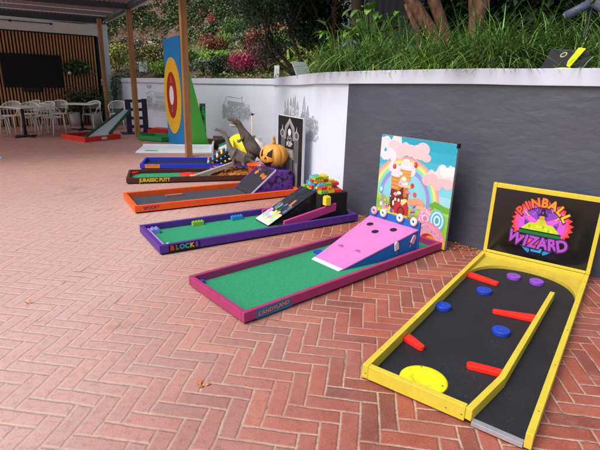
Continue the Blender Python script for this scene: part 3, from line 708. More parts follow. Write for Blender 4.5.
# picture panel x=2.43..2.46, y -.02..+.895, z .03..1.09
ED = mat('panel_edge', '#8f8b86', rough=.6); b = MB(); b.box((2.433, -.03, .02), (2.462, .893, 1.085), ED); b.build('picture_board', T2)
b = MB(); b.box((2.428, -.036, 1.05), (2.47, -.018, 1.092), BASEB); b.build('corner_bracket', T2)
M = plane_M((2.4325, .893, .02), (0, -1, 0), (0, 0, 1)); D = Decal(M); PW, PH = .923, 1.065
def clipx(p): return (max(0, min(PW, p[0])), max(0, min(PH, p[1])))
_ob = Decal.poly
def cpoly(self, pts, col, z=None): return _ob(self, [clipx(p) for p in pts], col, z)
Decal.poly = cpoly
_oband = Decal.band
def cband(self, cx, cy, r0, r1, col, a0, a1, n=24, sx=1, sy=1):
    m = cm(col); z = self.z(); vs = []; fs = []
    for i in range(n + 1):
        t = radians(a0 + (a1 - a0) * i / n)
        for r in (r0, r1):
            p = clipx((cx + r * sx * cos(t), cy + r * sy * sin(t))); vs.append((*p, z))
    for i in range(n): fs.append((2 * i, 2 * i + 1, 2 * i + 3, 2 * i + 2))
    self.b.add(vs, fs, m, self.M); return self
Decal.band = cband
skyc = ['#2aa7c4', '#35b0cb', '#49bbd3', '#63c7dc', '#82d2e4', '#9fdbe8', '#b7e2e8']
for i, c_ in enumerate(skyc): D.poly([(0, PH * (1 - i * .1) ), (PW, PH * (1 - i * .1)), (PW, 0), (0, 0)], c_)
for i, c_ in enumerate(['#f0a0a8', '#f5c48a', '#f3ea8c', '#a8e29a', '#7fd6d8', '#7f9fe0', '#a990dc']):
    D.band(.36, .42, .44 - .022 * (i + 1), .44 - .022 * i, c_, -10, 190, 40, 1.0, 1.02)
D.ell(.36, .42, .286, .29, '#8fd3e6', 40)
for cx_, cy_, w_, h_, c_, sd in ((.1, .98, .26, .14, '#f2dfe4', 1), (.36, .93, .36, .13, '#e9cdd8', 2), (.42, .90, .34, .1, '#f1c9cc', 9), (.08, .86, .2, .1, '#e9e4ee', 3), (.82, .72, .3, .16, '#f0d8dd', 4), (.78, .66, .3, .1, '#eebfc4', 5), (.86, .78, .14, .1, '#f6eaee', 6), (.3, .74, .26, .1, '#eadff0', 7)): D.cloud(cx_, cy_, w_, h_, c_, 6, sd)
# hills
D.poly([(0, .42), (.12, .40), (.3, .34), (.55, .33), (.75, .4), (PW, .42), (PW, 0), (0, 0)], '#a9d352')
D.poly([(0, .36), (.15, .35), (.35, .26), (.6, .28), (.8, .35), (PW, .34), (PW, 0), (0, 0)], '#8ec644')
for k in range(7): D.ell(.72 + .035 * k, .41 + random.uniform(-.01, .03), .03, .035, '#6fb13a', 12)
D.poly([(.02, .25), (.2, .28), (.45, .24), (.5, .2), (.2, .17), (.02, .19)], '#cfd84e')
D.poly([(0, .17), (.2, .14), (.45, .19), (.55, .12), (.4, .0), (0, .0)], '#48bcd2'); D.poly([(0, .1), (.2, .09), (.4, .13), (.42, .1), (.2, .05), (0, .06)], '#8adbe0')
# castle of cones
def cone(cx_, z_, w_, h_, wafer, top, cherry=None):
    D.poly([(cx_ - w_ / 2, z_), (cx_ + w_ / 2, z_), (cx_ + w_ * .55, z_ + h_), (cx_ - w_ * .55, z_ + h_)], wafer)
    for q in range(3): D.poly([(cx_ - w_ * .5, z_ + h_ * (.25 + .25 * q)), (cx_ + w_ * .5, z_ + h_ * (.25 + .25 * q)), (cx_ + w_ * .5, z_ + h_ * (.28 + .25 * q)), (cx_ - w_ * .5, z_ + h_ * (.28 + .25 * q))], '#a8622c')
    for q in range(4): D.ell(cx_, z_ + h_ + .025 * q, w_ * (.68 - .13 * q), .024, top if q % 2 == 0 else '#f6eff2', 18)
    if cherry: D.ell(cherry[0], cherry[1], .024, .03, '#d33a3a', 14); D.ell(cherry[0] - .006, cherry[1] + .008, .007, .009, '#f2a0a0', 8)
D.poly([(.17, .27), (.19, .5), (.22, .54), (.26, .5), (.27, .27)], '#7a3524'); D.poly([(.24, .27), (.24, .52), (.36, .6), (.42, .5), (.43, .27)], '#9a4a2a')
cone(.235, .5, .1, .16, '#dc9a4a', '#f1e6ea', (.21, .745)); cone(.36, .62, .13, .13, '#e2a552', '#efdfe6', (.475, .80)); cone(.345, .44, .11, .12, '#c9803e', '#f0c8a0')
D.poly([(.2, .38), (.3, .44), (.31, .3), (.2, .3)], '#5c2620'); D.poly([(.3, .5), (.35, .55), (.36, .36), (.3, .36)], '#6e2b1f')
D.cloud(.27, .68, .07, .035, '#f2dfe8', 4, 12); D.cloud(.38, .80, .1, .04, '#f4e2ea', 4, 13)
for x_, z_, c_ in ((.30, .57, '#f0a0c0'), (.42, .56, '#f4d27a'), (.255, .45, '#f2b0cc'), (.385, .40, '#f6e4b0'), (.30, .47, '#fbe9ef'), (.41, .50, '#e87fb0')): D.ell(x_, z_, .028, .018, c_, 12)
for q in range(4): D.ell(.235 + .05 * q, .345, .013, .035, ['#f5f0e8', '#e24a4a'][q % 2], 10)
D.poly([(.25, .24), (.25, .34), (.3, .39), (.39, .39), (.44, .34), (.44, .24)], '#c8323c'); D.ell(.345, .27, .05, .055, '#6b1f25', 16); D.ell(.345, .265, .035, .045, '#a83a30', 14)
for q in range(5): D.ell(.26 + .043 * q, .39, .014, .02, '#f4efe2', 8)
D.poly([(.33, .36), (.4, .42), (.42, .4), (.36, .34)], '#f0e08a')
for q in range(5): D.poly([(.455 + .012 * q, .25 + .03 * q), (.53, .27 + .03 * q), (.52, .285 + .03 * q), (.455 + .012 * q, .265 + .03 * q)], '#a24aa8' if q % 2 else '#e48ad0')
for x_, z_, c_ in ((.46, .58, '#d8403e'), (.5, .49, '#e25a50'), (.15, .3, '#d35ab4'), (.19, .27, '#f0e05a'), (.22, .255, '#9a48c4'), (.09, .34, '#ef8fbf'), (.07, .3, '#f5f0f0'), (.11, .27, '#f2a0c0')): D.ell(x_, z_, .022, .026, c_, 14)
D.ell(.055, .47, .028, .04, '#7fc9d8', 12); D.ell(.055, .47, .016, .024, '#d8eff2', 10)
D.cloud(.53, .41, .14, .07, '#f1a27a', 4, 21); D.cloud(.62, .35, .12, .05, '#f3b98c', 4, 22)
for k, c_ in enumerate(['#efa6c8', '#f6d2e0', '#ee93bd', '#f7dbe6', '#e77eb0']): D.ell(.66, .27, .095 - .017 * k, .095 - .017 * k, c_, 26)
for k, c_ in enumerate(['#6cc4dc', '#d2eef2', '#58b8d8', '#e2f4f6', '#4aaed0']): D.ell(.80, .28, .09 - .017 * k, .115 - .02 * k, c_, 26)
for k in range(5): D.poly([(.55 + .03 * k, .25 + .028 * k), (.575 + .03 * k, .25 + .028 * k), (.62 + .028 * k, .31 + .02 * k), (.6 + .028 * k, .32 + .02 * k)], '#f4c6da' if k % 2 else '#e887b4')
for k, c_ in enumerate(['#e0483a', '#f4a64c', '#f6e6d0', '#e0483a', '#f09a44', '#f6ead8', '#d8402e']): D.poly([(.43 + .008 * k, .235 - .02 * k), (.64 - .008 * k, .225 - .018 * k), (.63 - .008 * k, .2 - .018 * k), (.44 + .008 * k, .215 - .02 * k)], c_)
# big doughnut bottom right
D.ell(.72, .03, .21, .18, '#e6a052', 34); D.ell(.70, .06, .21, .185, '#ef8fb0', 34); D.ell(.68, .09, .17, .14, '#f2a6c2', 30); D.ell(.72, .05, .09, .07, '#d1322c', 22); D.ell(.75, .055, .06, .05, '#e8a03a', 18)
D.ell(.88, -.02, .08, .1, '#eab84a', 20); D.ell(.56, -.02, .08, .08, '#e8a84a', 18)
rq = random.Random(5)
for k in range(46):
    a_ = rq.uniform(0, 6.28); r_ = rq.uniform(.55, .95); D.ell(.70 + .2 * r_ * cos(a_), .065 + .175 * r_ * sin(a_), .007, .005, rq.choice(['#ffffff', '#5ab8e0', '#f6e04a', '#d8402e', '#8a4ac0']), 6)
for k in range(40): D.ell(rq.uniform(.02, .2), rq.uniform(.24, .42), .007, .007, rq.choice(['#f6f2a0', '#ffffff', '#f08fb8', '#7ac4e0', '#d8e05a']), 6)
D.build('sweets_picture', T2); Decal.poly = _ob; Decal.band = _oband
D = Decal(plane_M((.105, 0, .014), (1, 0, 0), (0, 0, 1))); D.poly([(0, .002), (.32, .002), (.32, .074), (0, .074)], '#2276a8'); D.text('CANDYLAND', .16, .038, .047, '#3b2a5a', 3, 1.0, .003); D.text('CANDYLAND', .159, .0385, .045, '#ff9a5c', 3, 1.03, .0005); D.build('name_label', T2)

# ---- 3 blocks game
VIO = paint('violet_paint', '#4f2c86'); HOT = paint('hot_pink_paint', '#b03a7c')
T3 = thing('blocks_putting_game', 'violet framed green mini golf board with steep black ramp and toy brick pile', 'mini golf game', (-1.314, 4.077, 0), 33.0)
tray(T3, 2.40, .73, VIO, TURF, zt=.1, th=.04)
b = MB(); b.box((.041, .05, .0305), (.075, .65, .075), paint('lilac_paint', '#b58ad8')); b.build('inner_strip', T3, .002)
def toyblock(x, y, z, L, W, h, rz_, m, parent, name='toy_brick', studs=(2, 4)):
    M = Matrix.Translation((x, y, z)) @ Matrix.Rotation(radians(rz_), 4, 'Z'); b = MB(); b.box((-L / 2, -W / 2, 0), (L / 2, W / 2, h), m, M)
    sx_, sy_ = studs
    for i in range(sx_):
        for j in range(sy_):
            cx_ = -L / 2 + L * (i + .5) / sx_; cy_ = -W / 2 + W * (j + .5) / sy_; b.lathe([(min(L / sx_, W / sy_) * .28, h), (min(L / sx_, W / sy_) * .28, h + .012), (.0001, h + .012)], m, 10, M @ Matrix.Translation((cx_, cy_, 0)), smooth=False)
    return b.build(name, parent, .002)
TB = {k: paint('toy_' + k, v, rough=.35, var=.04) for k, v in dict(red='#d2412f', orange='#e88a2e', yellow='#e8cf3e', blue='#2f86c8', cyan='#5ab0c8', green='#86b83e', peri='#8492e0').items()}
props(toyblock(.62, .652, .0305, .13, .05, .045, 0, TB['green'], T3, studs=(4, 1)), 'green toy brick by the far rail'); props(toyblock(1.10, .652, .0305, .14, .05, .045, 0, TB['blue'], T3, studs=(4, 1)), 'blue toy brick by the far rail'); toyblock(.125, .60, .0305, .08, .08, .05, 0, TB['peri'], T3, studs=(2, 2))
toyblock(.105, .09, .0305, .05, .05, .04, 0, mat('toy_white', '#e8e8e8', rough=.35), T3, studs=(1, 1))
# steep ramp
RBK = blotch_material('ramp_black_print', '#141417', '#26262c', 14, .52, .4, '#1b1b20')
def slope_box(t, x0, y0a, y0b, z0, x1, y1a, y1b, z1, th, m, name, lab=None):
    vs = [(x0, y0a, z0 - th), (x0, y0b, z0 - th), (x1, y1b, z1 - th), (x1, y1a, z1 - th), (x0, y0a, z0), (x0, y0b, z0), (x1, y1b, z1), (x1, y1a, z1)]
    b = MB(); b.add(vs, [(0, 1, 2, 3), (4, 7, 6, 5), (0, 4, 5, 1), (1, 5, 6, 2), (2, 6, 7, 3), (3, 7, 4, 0)], m); return props(b.build(name, t, .002), lab)
slope_box(T3, 1.29, .235, .545, .045, 1.93, .235, .545, .375, .014, RBK, 'steep_ramp')
b = MB(); b.prism([(1.36, .04), (1.93, .04), (1.93, .36)], -.54, -.24, RBK, Matrix(((1, 0, 0, 0), (0, 0, -1, 0), (0, 1, 0, 0), (0, 0, 0, 1)))); b.build('ramp_body', T3)
sa = math.atan2(.33, .64); M = Matrix.Translation((1.29, .235, .0455)) @ Matrix.Rotation(-sa, 4, 'Y')
D = Decal(M); LL = .72
D.poly([(0, 0), (.06, 0), (.06, .31), (0, .31)], '#dde2e8'); D.poly([(.06, 0), (.2, 0), (.2, .31), (.06, .31)], '#cfd9e6')
for k in range(24): x_ = rq.uniform(.05, .2); y_ = rq.uniform(0, .26); D.poly([(x_, y_), (x_ + .05, y_), (x_ + .05, y_ + .05), (x_, y_ + .05)], rq.choice(['#d88ad0', '#7fd0d8', '#f2d25a', '#f0a0b8', '#9ab8f0', '#a8e0a0', '#e4d4f0']))
for k in range(16): x_ = rq.uniform(.2, .34); y_ = rq.uniform(0, .28); D.poly([(x_, y_), (x_ + .06, y_), (x_ + .06, y_ + .03), (x_, y_ + .03)], rq.choice(['#6a6ab8', '#4f9a8a', '#8a5a9a', '#50586e', '#35363f']))
D.poly([(.24, .2), (.36, .2), (.36, .225), (.24, .225)], '#58b87a'); D.poly([(.36, .06), (.48, .075), (.48, .11), (.36, .1)], '#d8744a')
for k in range(40): x_ = rq.uniform(.3, .7); y_ = rq.uniform(.01, .29); l_ = rq.uniform(.004, .03); D.poly([(x_, y_), (x_ + l_, y_ + .002), (x_ + l_, y_ + .005), (x_, y_ + .005)], '#5c5c66')
D.build('ramp_print', T3)
for y in (.09, .60):
    slope_box(T3, 1.42, y, y + .035, .115, 2.13, y, y + .035, .24, .09, HOT, 'pink_guard_rail')
slope_box(T3, 1.42, .126, .599, .04, 2.13, .126, .599, .18, .01, BASEB, 'lower_ramp')
b = MB(); b.box((1.935, .14, .031), (2.33, .64, .35), BLK); b.build('black_bin', T3, .006)
# pile of toy bricks
cols = ['green', 'yellow', 'orange', 'red', 'blue', 'cyan', 'orange', 'yellow']
rb_ = random.Random(11)
for lv in range(5):
    n = 6 - lv
    for k in range(n):
        for dd in range(3 if lv < 3 else 2):
            if lv and rb_.random() < .16: continue
            x = 2.0 + .105 * dd + rb_.uniform(-.02, .02); y = .19 + .07 * k + .03 * lv + rb_.uniform(-.01, .01)
            toyblock(x, y, .352 + .036 * lv, .11, .066, .034, rb_.choice([0, 0, 90, 6, -8]), TB[['red', 'blue', 'yellow', 'green', 'orange', 'cyan', 'red', 'yellow', 'blue'][(k * 4 + lv * 7 + dd * 5 + rb_.randrange(3)) % 9] if lv else ['green', 'yellow', 'red', 'green', 'blue'][(k * 2 + dd) % 5]], T3, studs=(3, 2))
toyblock(2.0, .108, .232, .07, .07, .1, 0, TB['yellow'], T3, studs=(2, 2))
D = Decal(plane_M((.085, 0, .016), (1, 0, 0), (0, 0, 1))); D.poly([(0, .002), (.315, .002), (.315, .078), (0, .078)], '#17151c')
for k, (ch, c_) in enumerate(zip('BLOCKS', ['#d8443a', '#7a7a4a', '#3a9ac0', '#3ab0a0', '#e8b83a', '#8a5ac8'])): D.text(ch, .035 + .049 * k, .041, .066, c_, 0, .95, .003)
D.build('name_label', T3)

# ---- 4 orange spooky game
ORG = paint('orange_paint', '#e2561c'); GFL = mat('grey_play_felt', '#3b3f48', rough=.9, var=.15, bump=.3, bscale=200)
T4 = thing('spooky_putting_game', 'orange framed grey mini golf board with purple bat patterned ramp', 'mini golf game', (-2.012, 5.406, 0), 30.5)
tray(T4, 2.33, .76, ORG, GFL, zt=.1, th=.04)
BAT = blotch_material('bat_pattern', '#5f3298', '#150d20', 16, .53, .55)
wv = lambda y0, y1, m, nm, pr: (lambda b: (b.prism([(1.66, .031), (2.28, .031), (2.28, .34), (2.0, .355)], -y1, -y0, m, Matrix(((1, 0, 0, 0), (0, 0, -1, 0), (0, 1, 0, 0), (0, 0, 0, 1)))), b.build(nm, T4)))(MB())
wv(.16, .70, BAT, 'bat_box', 0)
RP4 = mat('ramp_black', '#27242c', rough=.6); PEDG = paint('purple_edge', '#5a2a8c')
slope_box(T4, 1.6, .17, .69, .045, 2.0, .17, .69, .372, .012, RP4, 'ramp')
slope_box(T4, 1.6, .15, .169, .052, 2.0, .15, .169, .38, .03, paint('pale_edge', '#b8a4c8'), 'ramp_edge'); slope_box(T4, 1.6, .691, .712, .052, 2.0, .691, .712, .38, .03, PEDG, 'ramp_edge'); slope_box(T4, 1.985, .17, .69, .372, 2.03, .17, .69, .38, .03, PEDG, 'ramp_edge')
sa = math.atan2(.327, .4); M = Matrix.Translation((1.6, .17, .0455)) @ Matrix.Rotation(-sa, 4, 'Y'); D = Decal(M @ Matrix.Rotation(radians(-90), 4, 'Z') @ Matrix.Translation((-.52, 0, 0)))
# small orange pumpkins faces printed near the top
MP4 = D.M
for cx_, cy_ in ((.13, .37), (.34, .36), (.43, .34)):
    D = Decal(MP4); D.ell(cx_, cy_, .045, .04, '#f07a30', 14); D.poly([(cx_ - .03, cy_ + .01), (cx_ - .01, cy_ + .02), (cx_ - .012, cy_)], '#221016'); D.poly([(cx_ + .03, cy_ + .01), (cx_ + .01, cy_ + .02), (cx_ + .012, cy_)], '#221016'); D.poly([(cx_ - .03, cy_ - .012), (cx_, cy_ - .02), (cx_ + .03, cy_ - .012), (cx_, cy_ - .03)], '#221016')
    D.build('pumpkin_face_print', T4)
b = MB(); b.box((.52, .56, .031), (.76, .60, .055), mat('tan_stick', '#b06a58'), None); b.build('obstacle_bar', T4, .002)
D = Decal(plane_M((.1, 0, .02), (1, 0, 0), (0, 0, 1))); D.text('SPOOKY', .1, .038, .056, '#6a1f5e', 2, .9, .0015); D.build('name_label', T4)
t = thing('grave_panel', 'tall black and grey gothic gate picture panel lettered RIP behind the pumpkin', 'panel', (-2.012, 5.406, 0), 30.5)
b = MB(); b.box((2.335, -.0, 0.0), (2.375, .75, 1.1), mat('panel_white', '#c9cad0', rough=.6)); b.build('board', t, .002)
M = plane_M((2.3345, .745, .005), (0, -1, 0), (0, 0, 1)); D = Decal(M)
D.poly([(0, 0), (.74, 0), (.74, 1.09), (0, 1.09)], '#1b1a20'); GR = ['#6b6a72', '#8d8b92', '#a7a6ac', '#54535a']
D.poly([(.1, 0), (.1, .62), (.16, .78), (.22, .62), (.22, 0)], GR[0]); D.poly([(.5, 0), (.5, .66), (.57, .82), (.63, .66), (.63, 0)], GR[0])
D.poly([(.18, .55), (.22, .86), (.36, 1.07), (.5, .86), (.54, .55), (.46, .55), (.44, .78), (.36, .93), (.27, .78), (.25, .55)], GR[1])
for q in range(8): D.ell(.23 + .02 * q, .84 + .026 * q, .016, .016, GR[2], 8); D.ell(.49 - .02 * q, .84 + .026 * q, .016, .016, GR[2], 8)
D.ell(.36, .73, .05, .085, '#d8d8da', 18); D.ell(.36, .57, .07, .085, GR[1], 18); D.ell(.36, .575, .045, .055, '#26252c', 14); D.ell(.345, .59, .012, .016, '#c9c9cc', 8); D.ell(.378, .59, .012, .016, '#c9c9cc', 8)
D.text('RIP', .36, .44, .15, '#cfcfd2', 0, .9, .004)
D.poly([(.24, .34), (.48, .34), (.5, .1), (.22, .1)], '#8a898a'); D.poly([(.28, .3), (.44, .3), (.45, .12), (.27, .12)], '#b4b2a8')
for x_ in (.14, .57): D.ell(x_, .68, .07, .1, GR[2], 16); D.ell(x_, .68, .045, .07, GR[3], 14); D.poly([(x_ - .02, .76), (x_ + .02, .76), (x_, .9)], GR[2])
for q in range(5): D.poly([(.12 + .02 * q, .02), (.125 + .02 * q, .02), (.125 + .02 * q, .55), (.12 + .02 * q, .55)], GR[3]); D.poly([(.52 + .02 * q, .02), (.525 + .02 * q, .02), (.525 + .02 * q, .58), (.52 + .02 * q, .58)], GR[3])
for i, v in enumerate(D.b.v):
    L_ = M.inverted() @ Vector(v); yy = L_.y
    if yy > .02: yy = 1.09 - (1.09 - yy) * .62
    D.b.v[i] = tuple(M @ Vector((L_.x, yy, L_.z)))
D.poly([(.1, 0), (.1, .44), (.22, .44), (.22, 0)], GR[0]); D.poly([(.5, 0), (.5, .44), (.63, .44), (.63, 0)], GR[0]); D.poly([(.12, 0), (.12, .44), (.15, .44), (.15, 0)], GR[1]); D.poly([(.56, 0), (.56, .44), (.6, .44), (.6, 0)], GR[1])
D.poly([(.22, .02), (.5, .02), (.46, .5), (.26, .5)], '#77767a'); D.poly([(.27, .1), (.45, .1), (.43, .46), (.29, .46)], '#9a9a94')
D.build('gothic_picture', t)
# jack o lantern
PK = mat('pumpkin_orange', '#d99a42', rough=.45, var=.12, scale=5, bump=.1); STM = mat('pumpkin_stem', '#b98c3c', rough=.7)
t = thing('pumpkin', 'orange carved jack-o-lantern sitting on the purple bat box', 'pumpkin', (-.42, 6.86, .352), -122)
def pumpkin_r(a, ph): return 1 - .11 * abs(cos(5 * a)) ** .5 * 0 - .09 * (1 - abs(sin(5 * a))) ** 2 * sin(ph)
b = MB(); nA, nP = 90, 18; vs = []
for i in range(nP + 1):
    ph = pi * i / nP
    for k in range(nA):
        a_ = 2 * pi * k / nA; r = .21 * sin(ph) * pumpkin_r(a_, ph); z = .185 - .185 * cos(ph) * (1 - .12 * (1 - sin(ph))); vs.append((r * cos(a_), r * sin(a_), z))
fs = [(i * nA + k, i * nA + (k + 1) % nA, (i + 1) * nA + (k + 1) % nA, (i + 1) * nA + k) for i in range(nP) for k in range(nA)]
b.add(vs, fs, PK, smooth=True); b.build('body', t)
b = MB(); b.tube([(0, 0, .34), (.0, 0, .39), (.012, .01, .43), (.03, .015, .455)], [.034, .022, .019, .024], STM, 8); b.build('stalk', t)
PF = mat('carved_dark', '#2a1410', rough=.8)
def pk(nm, pts):
    b = MB(); vs = []
    for a_, z in pts:
        ph = math.acos(max(-1, min(1, (.185 - z) / .185))); vs.append((a_, z, ph))
    # triangulated patch following the surface
    cx_ = sum(p[0] for p in pts) / len(pts); cz_ = sum(p[1] for p in pts) / len(pts)
    def P(a_, z, k=.004):
        ph = math.acos(max(-1, min(1, (.185 - z) / .185))); r = .21 * sin(ph) * pumpkin_r(radians(a_), ph) + k; return (r * cos(radians(a_)), r * sin(radians(a_)), z)
    V = []; F = []; n = len(pts); sub = 4
    for i in range(n):
        a0, z0 = pts[i]; a1, z1 = pts[(i + 1) % n]
        for q in range(sub):
            f = q / sub; V.append((a0 + (a1 - a0) * f, z0 + (z1 - z0) * f))
    N = len(V); out = [P(cx_, cz_)] + [P(cx_ + (a_ - cx_) * .5, cz_ + (z - cz_) * .5) for a_, z in V] + [P(a_, z) for a_, z in V]
    for i in range(N): j = (i + 1) % N; F += [(0, 1 + i, 1 + j), (1 + i, 1 + N + i, 1 + N + j, 1 + j)]
    b.add(out, F, PF); b.build(nm, t)
pk('eye', [(-38, .16), (-12, .2), (-20, .27), (-34, .30)]); pk('eye', [(28, .18), (4, .2), (10, .25), (30, .30)]); pk('nose', [(-8, .15), (4, .15), (-2, .185)])
pk('mouth', [(-48, .12), (-34, .10), (-30, .115), (-20, .085), (-8, .08), (-4, .1), (8, .08), (20, .09), (32, .13), (18, .05), (0, .04), (-26, .05)])

# ---- 5 dinosaur game
BRN = paint('dark_brown_paint', '#4a241e'); T5 = thing('dinosaur_putting_game', 'dark brown framed green mini golf board with yellow JURASSIC PUTT lettering', 'mini golf game', (-2.685, 6.953, 0), 16.5)
tray(T5, 2.40, .70, BRN, TURF, zt=.095, th=.04)
b = MB(); b.lathe([(.15, .031), (.13, .045), (.06, .055), (.0001, .057)], RED, 24, Matrix.Translation((.95, .50, 0))); b.build('red_bump', T5)
b = MB(); b.prism([(.045, .655), (.045, .5), (.16, .655)], .031, .07, RED); b.build('corner_block', T5, .002)
D = Decal(plane_M((.1, 0, .014), (1, 0, 0), (0, 0, 1))); D.text('JURASSIC PUTT', .32, .042, .078, '#e6c832', 0, .86, .003); D.build('name_label', T5)
LEAFL = blotch_material('autumn_litter', '#8c4a20', '#c98a34', 30, .5, .9, '#5c5a24')
b = MB(); NXl, NYl = 22, 12; vs = []
for i in range(NXl + 1):
    for j in range(NYl + 1):
        x = 1.3 + 1.06 * i / NXl; y = .041 + .618 * j / NYl; f = sin(pi * i / NXl) ** .5 * sin(pi * j / NYl) ** .5; vs.append((x, y, .032 + .09 * f + random.uniform(0, .02)))
b.add(vs, [(i * (NYl + 1) + j, (i + 1) * (NYl + 1) + j, (i + 1) * (NYl + 1) + j + 1, i * (NYl + 1) + j + 1) for i in range(NXl) for j in range(NYl)], LEAFL)
LFM = mat('litter_leaf', '#a8622a', rough=.8, island=.45, bump=0); leaves(b, lambda: (random.uniform(1.32, 2.34), random.uniform(.06, .64), random.uniform(.08, .15)), 380, .05, LFM, random)
b.build('leaf_litter', T5)
GRW = wood_material('grey_wood', '#8a837b', '#aaa196', (20, 20, 3), .7)
b = MB(); slope = [(1.12, .20, .045), (2.02, .48, .26)]
b.bar((1.02, .16, .05), (1.98, .40, .30), .20, .03, GRW); b.bar((1.03, .07, .065), (1.97, .31, .32), .02, .06, GRW); b.build('wooden_ramp', T5, .003)
b = MB(); 
for k in range(3): b.lathe([(.03, .031), (.03, .06), (.0001, .065)], [TB['yellow'], TB['orange'], TB['red']][k], 10, Matrix.Translation((1.0 + .04 * k, .3 - .05 * k, 0)))
b.build('pegs', T5)

DINO = mat('dino_skin', '#544b45', rough=.75, var=.5, scale=14, bump=1.0, bscale=38)
DIN2 = mat('dino_belly', '#a89f97', rough=.7, var=.15, scale=10, bump=.5, bscale=60)
def skin_body(name, parent, chains, M_, levels=2):
    """chains: list of [(x,y,z,r),...]; each later chain may start from an existing point"""
    vs = []; es = []; rs = []
    def idx(p):
        for i, q in enumerate(vs):
            if (Vector(q) - Vector(p[:3])).length < 1e-4: return i
        vs.append(tuple(p[:3])); rs.append(p[3]); return len(vs) - 1
    for ch in chains:
        pr = None
        for p in ch:
            i = idx(p)
            if pr is not None: es.append((pr, i))
            pr = i
    me = bpy.data.meshes.new(name); me.from_pydata(vs, es, []); o = bpy.data.objects.new(name, me); COL.objects.link(o); o.parent = parent
    sm_ = o.modifiers.new('skin', 'SKIN'); sm_.use_smooth_shade = True
    for i, d in enumerate(me.skin_vertices[0].data): r = rs[i]; d.radius = r if isinstance(r, tuple) else (r, r); d.use_root = (i == 0)
    sb = o.modifiers.new('sub', 'SUBSURF'); sb.levels = levels; sb.render_levels = levels
    bpy.context.view_layer.update(); dg = bpy.context.evaluated_depsgraph_get()
    m2 = bpy.data.meshes.new_from_object(o.evaluated_get(dg)); o.modifiers.clear(); o.data = m2; m2.materials.clear(); m2.materials.append(M_)
    for p_ in m2.polygons: p_.use_smooth = True
    return o
# theropod: faces local -x (left), stands at origin
tx = thing('theropod_dinosaur_model', 'grey brown two legged dinosaur model rearing with open jaws behind the pumpkin', 'dinosaur model', (-.84, 7.85, .10), 4); tx.scale = (.94, .98, .94)
skin_body('body', tx, [
    [(.0, 0, .42, (.10, .13)), (-.07, 0, .52, (.10, .12)), (-.13, 0, .62, (.085, .10)), (-.18, 0, .71, (.062, .07)), (-.225, 0, .79, (.052, .06)), (-.26, 0, .85, (.058, .07)), (-.33, 0, .88, (.055, .055)), (-.40, 0, .90, (.042, .036)), (-.45, 0, .905, (.03, .024))],
    [(.0, 0, .42, (.10, .13)), (.10, 0, .33, .085), (.21, 0, .22, .06), (.32, 0, .16, .042), (.44, 0, .12, .027), (.56, 0, .11, .013)],
    [(.0, 0, .42, (.10, .13)), (-.005, -.085, .31, .105), (-.085, -.105, .18, .055), (.01, -.10, .09, .03), (-.02, -.085, .03, .022), (-.09, -.085, .015, .018)],
    [(.0, 0, .42, (.10, .13)), (.04, .085, .30, .10), (-.02, .10, .17, .055), (.06, .085, .09, .024), (.04, .085, .03, .022), (-.03, .085, .015, .018)],
    [(-.13, 0, .62, (.085, .10)), (-.19, -.09, .57, .02), (-.24, -.10, .52, .014), (-.28, -.095, .54, .009)],
    [(-.13, 0, .62, (.085, .10)), (-.19, .09, .57, .02), (-.25, .10, .52, .014), (-.29, .095, .54, .009)]], DINO)
b = MB(); b.tube([(-.25, 0, .81), (-.31, 0, .80), (-.37, 0, .80), (-.41, 0, .81)], [.034, .03, .024, .012], DIN2, 8); b.build('lower_jaw', tx)
b = MB()
for k in range(9):
    for s_ in (-1, 1): b.lathe([(.005, 0), (.0005, -.018)], DOU, 5, Matrix.Translation((-.33 - .013 * k, s_ * (.042 - .0018 * k), .862 + .003 * k)), cap=False)
b.build('teeth', tx)
b = MB()
for s_ in (-1, 1): b.ball((-.30, s_ * .052, .915), .009, mat('eye_amber', '#c88a20', rough=.2), 8)
b.build('eye', tx)
# sauropod on the wooden ramp, faces left, neck curling up
sp_ = thing('long_necked_dinosaur_model', 'grey long necked dinosaur model standing on the wooden ramp of the brown game', 'dinosaur model', (-1.05, 7.62, .20), 10)
skin_body('body', sp_, [
    [(0, 0, .17, (.09, .10)), (-.07, 0, .21, (.075, .08)), (-.13, 0, .29, .055), (-.16, 0, .38, .042), (-.185, 0, .47, .036), (-.225, 0, .55, .032), (-.28, 0, .60, .03), (-.335, 0, .615, .031), (-.385, 0, .60, .018)],
    [(0, 0, .17, (.09, .10)), (.09, 0, .15, .065), (.17, 0, .11, .035), (.26, 0, .08, .02), (.35, 0, .10, .01)],
    [(-.07, 0, .21, (.075, .08)), (-.085, -.055, .12, .03), (-.085, -.06, .03, .024)], [(-.07, 0, .21, (.075, .08)), (-.06, .055, .12, .03), (-.06, .06, .03, .024)],
    [(.09, 0, .15, .065), (.07, -.055, .09, .034), (.08, -.06, .02, .025)], [(.09, 0, .15, .065), (.10, .055, .09, .034), (.11, .06, .03, .025)]], mat('sauropod_skin', '#736c67', rough=.7, var=.35, scale=8, bump=1.0, bscale=55))
b = MB(); b.tube([(0, -.105, .0), (.02, -.12, -.03), (0, -.1, -.06)], .012, DINO, 6)
b = MB()
for s_ in (-1, 1): b.ball((-.345, s_ * .022, .63), .006, mat('eye_dark', '#1a1410', rough=.2), 8)
b.build('eye', sp_)

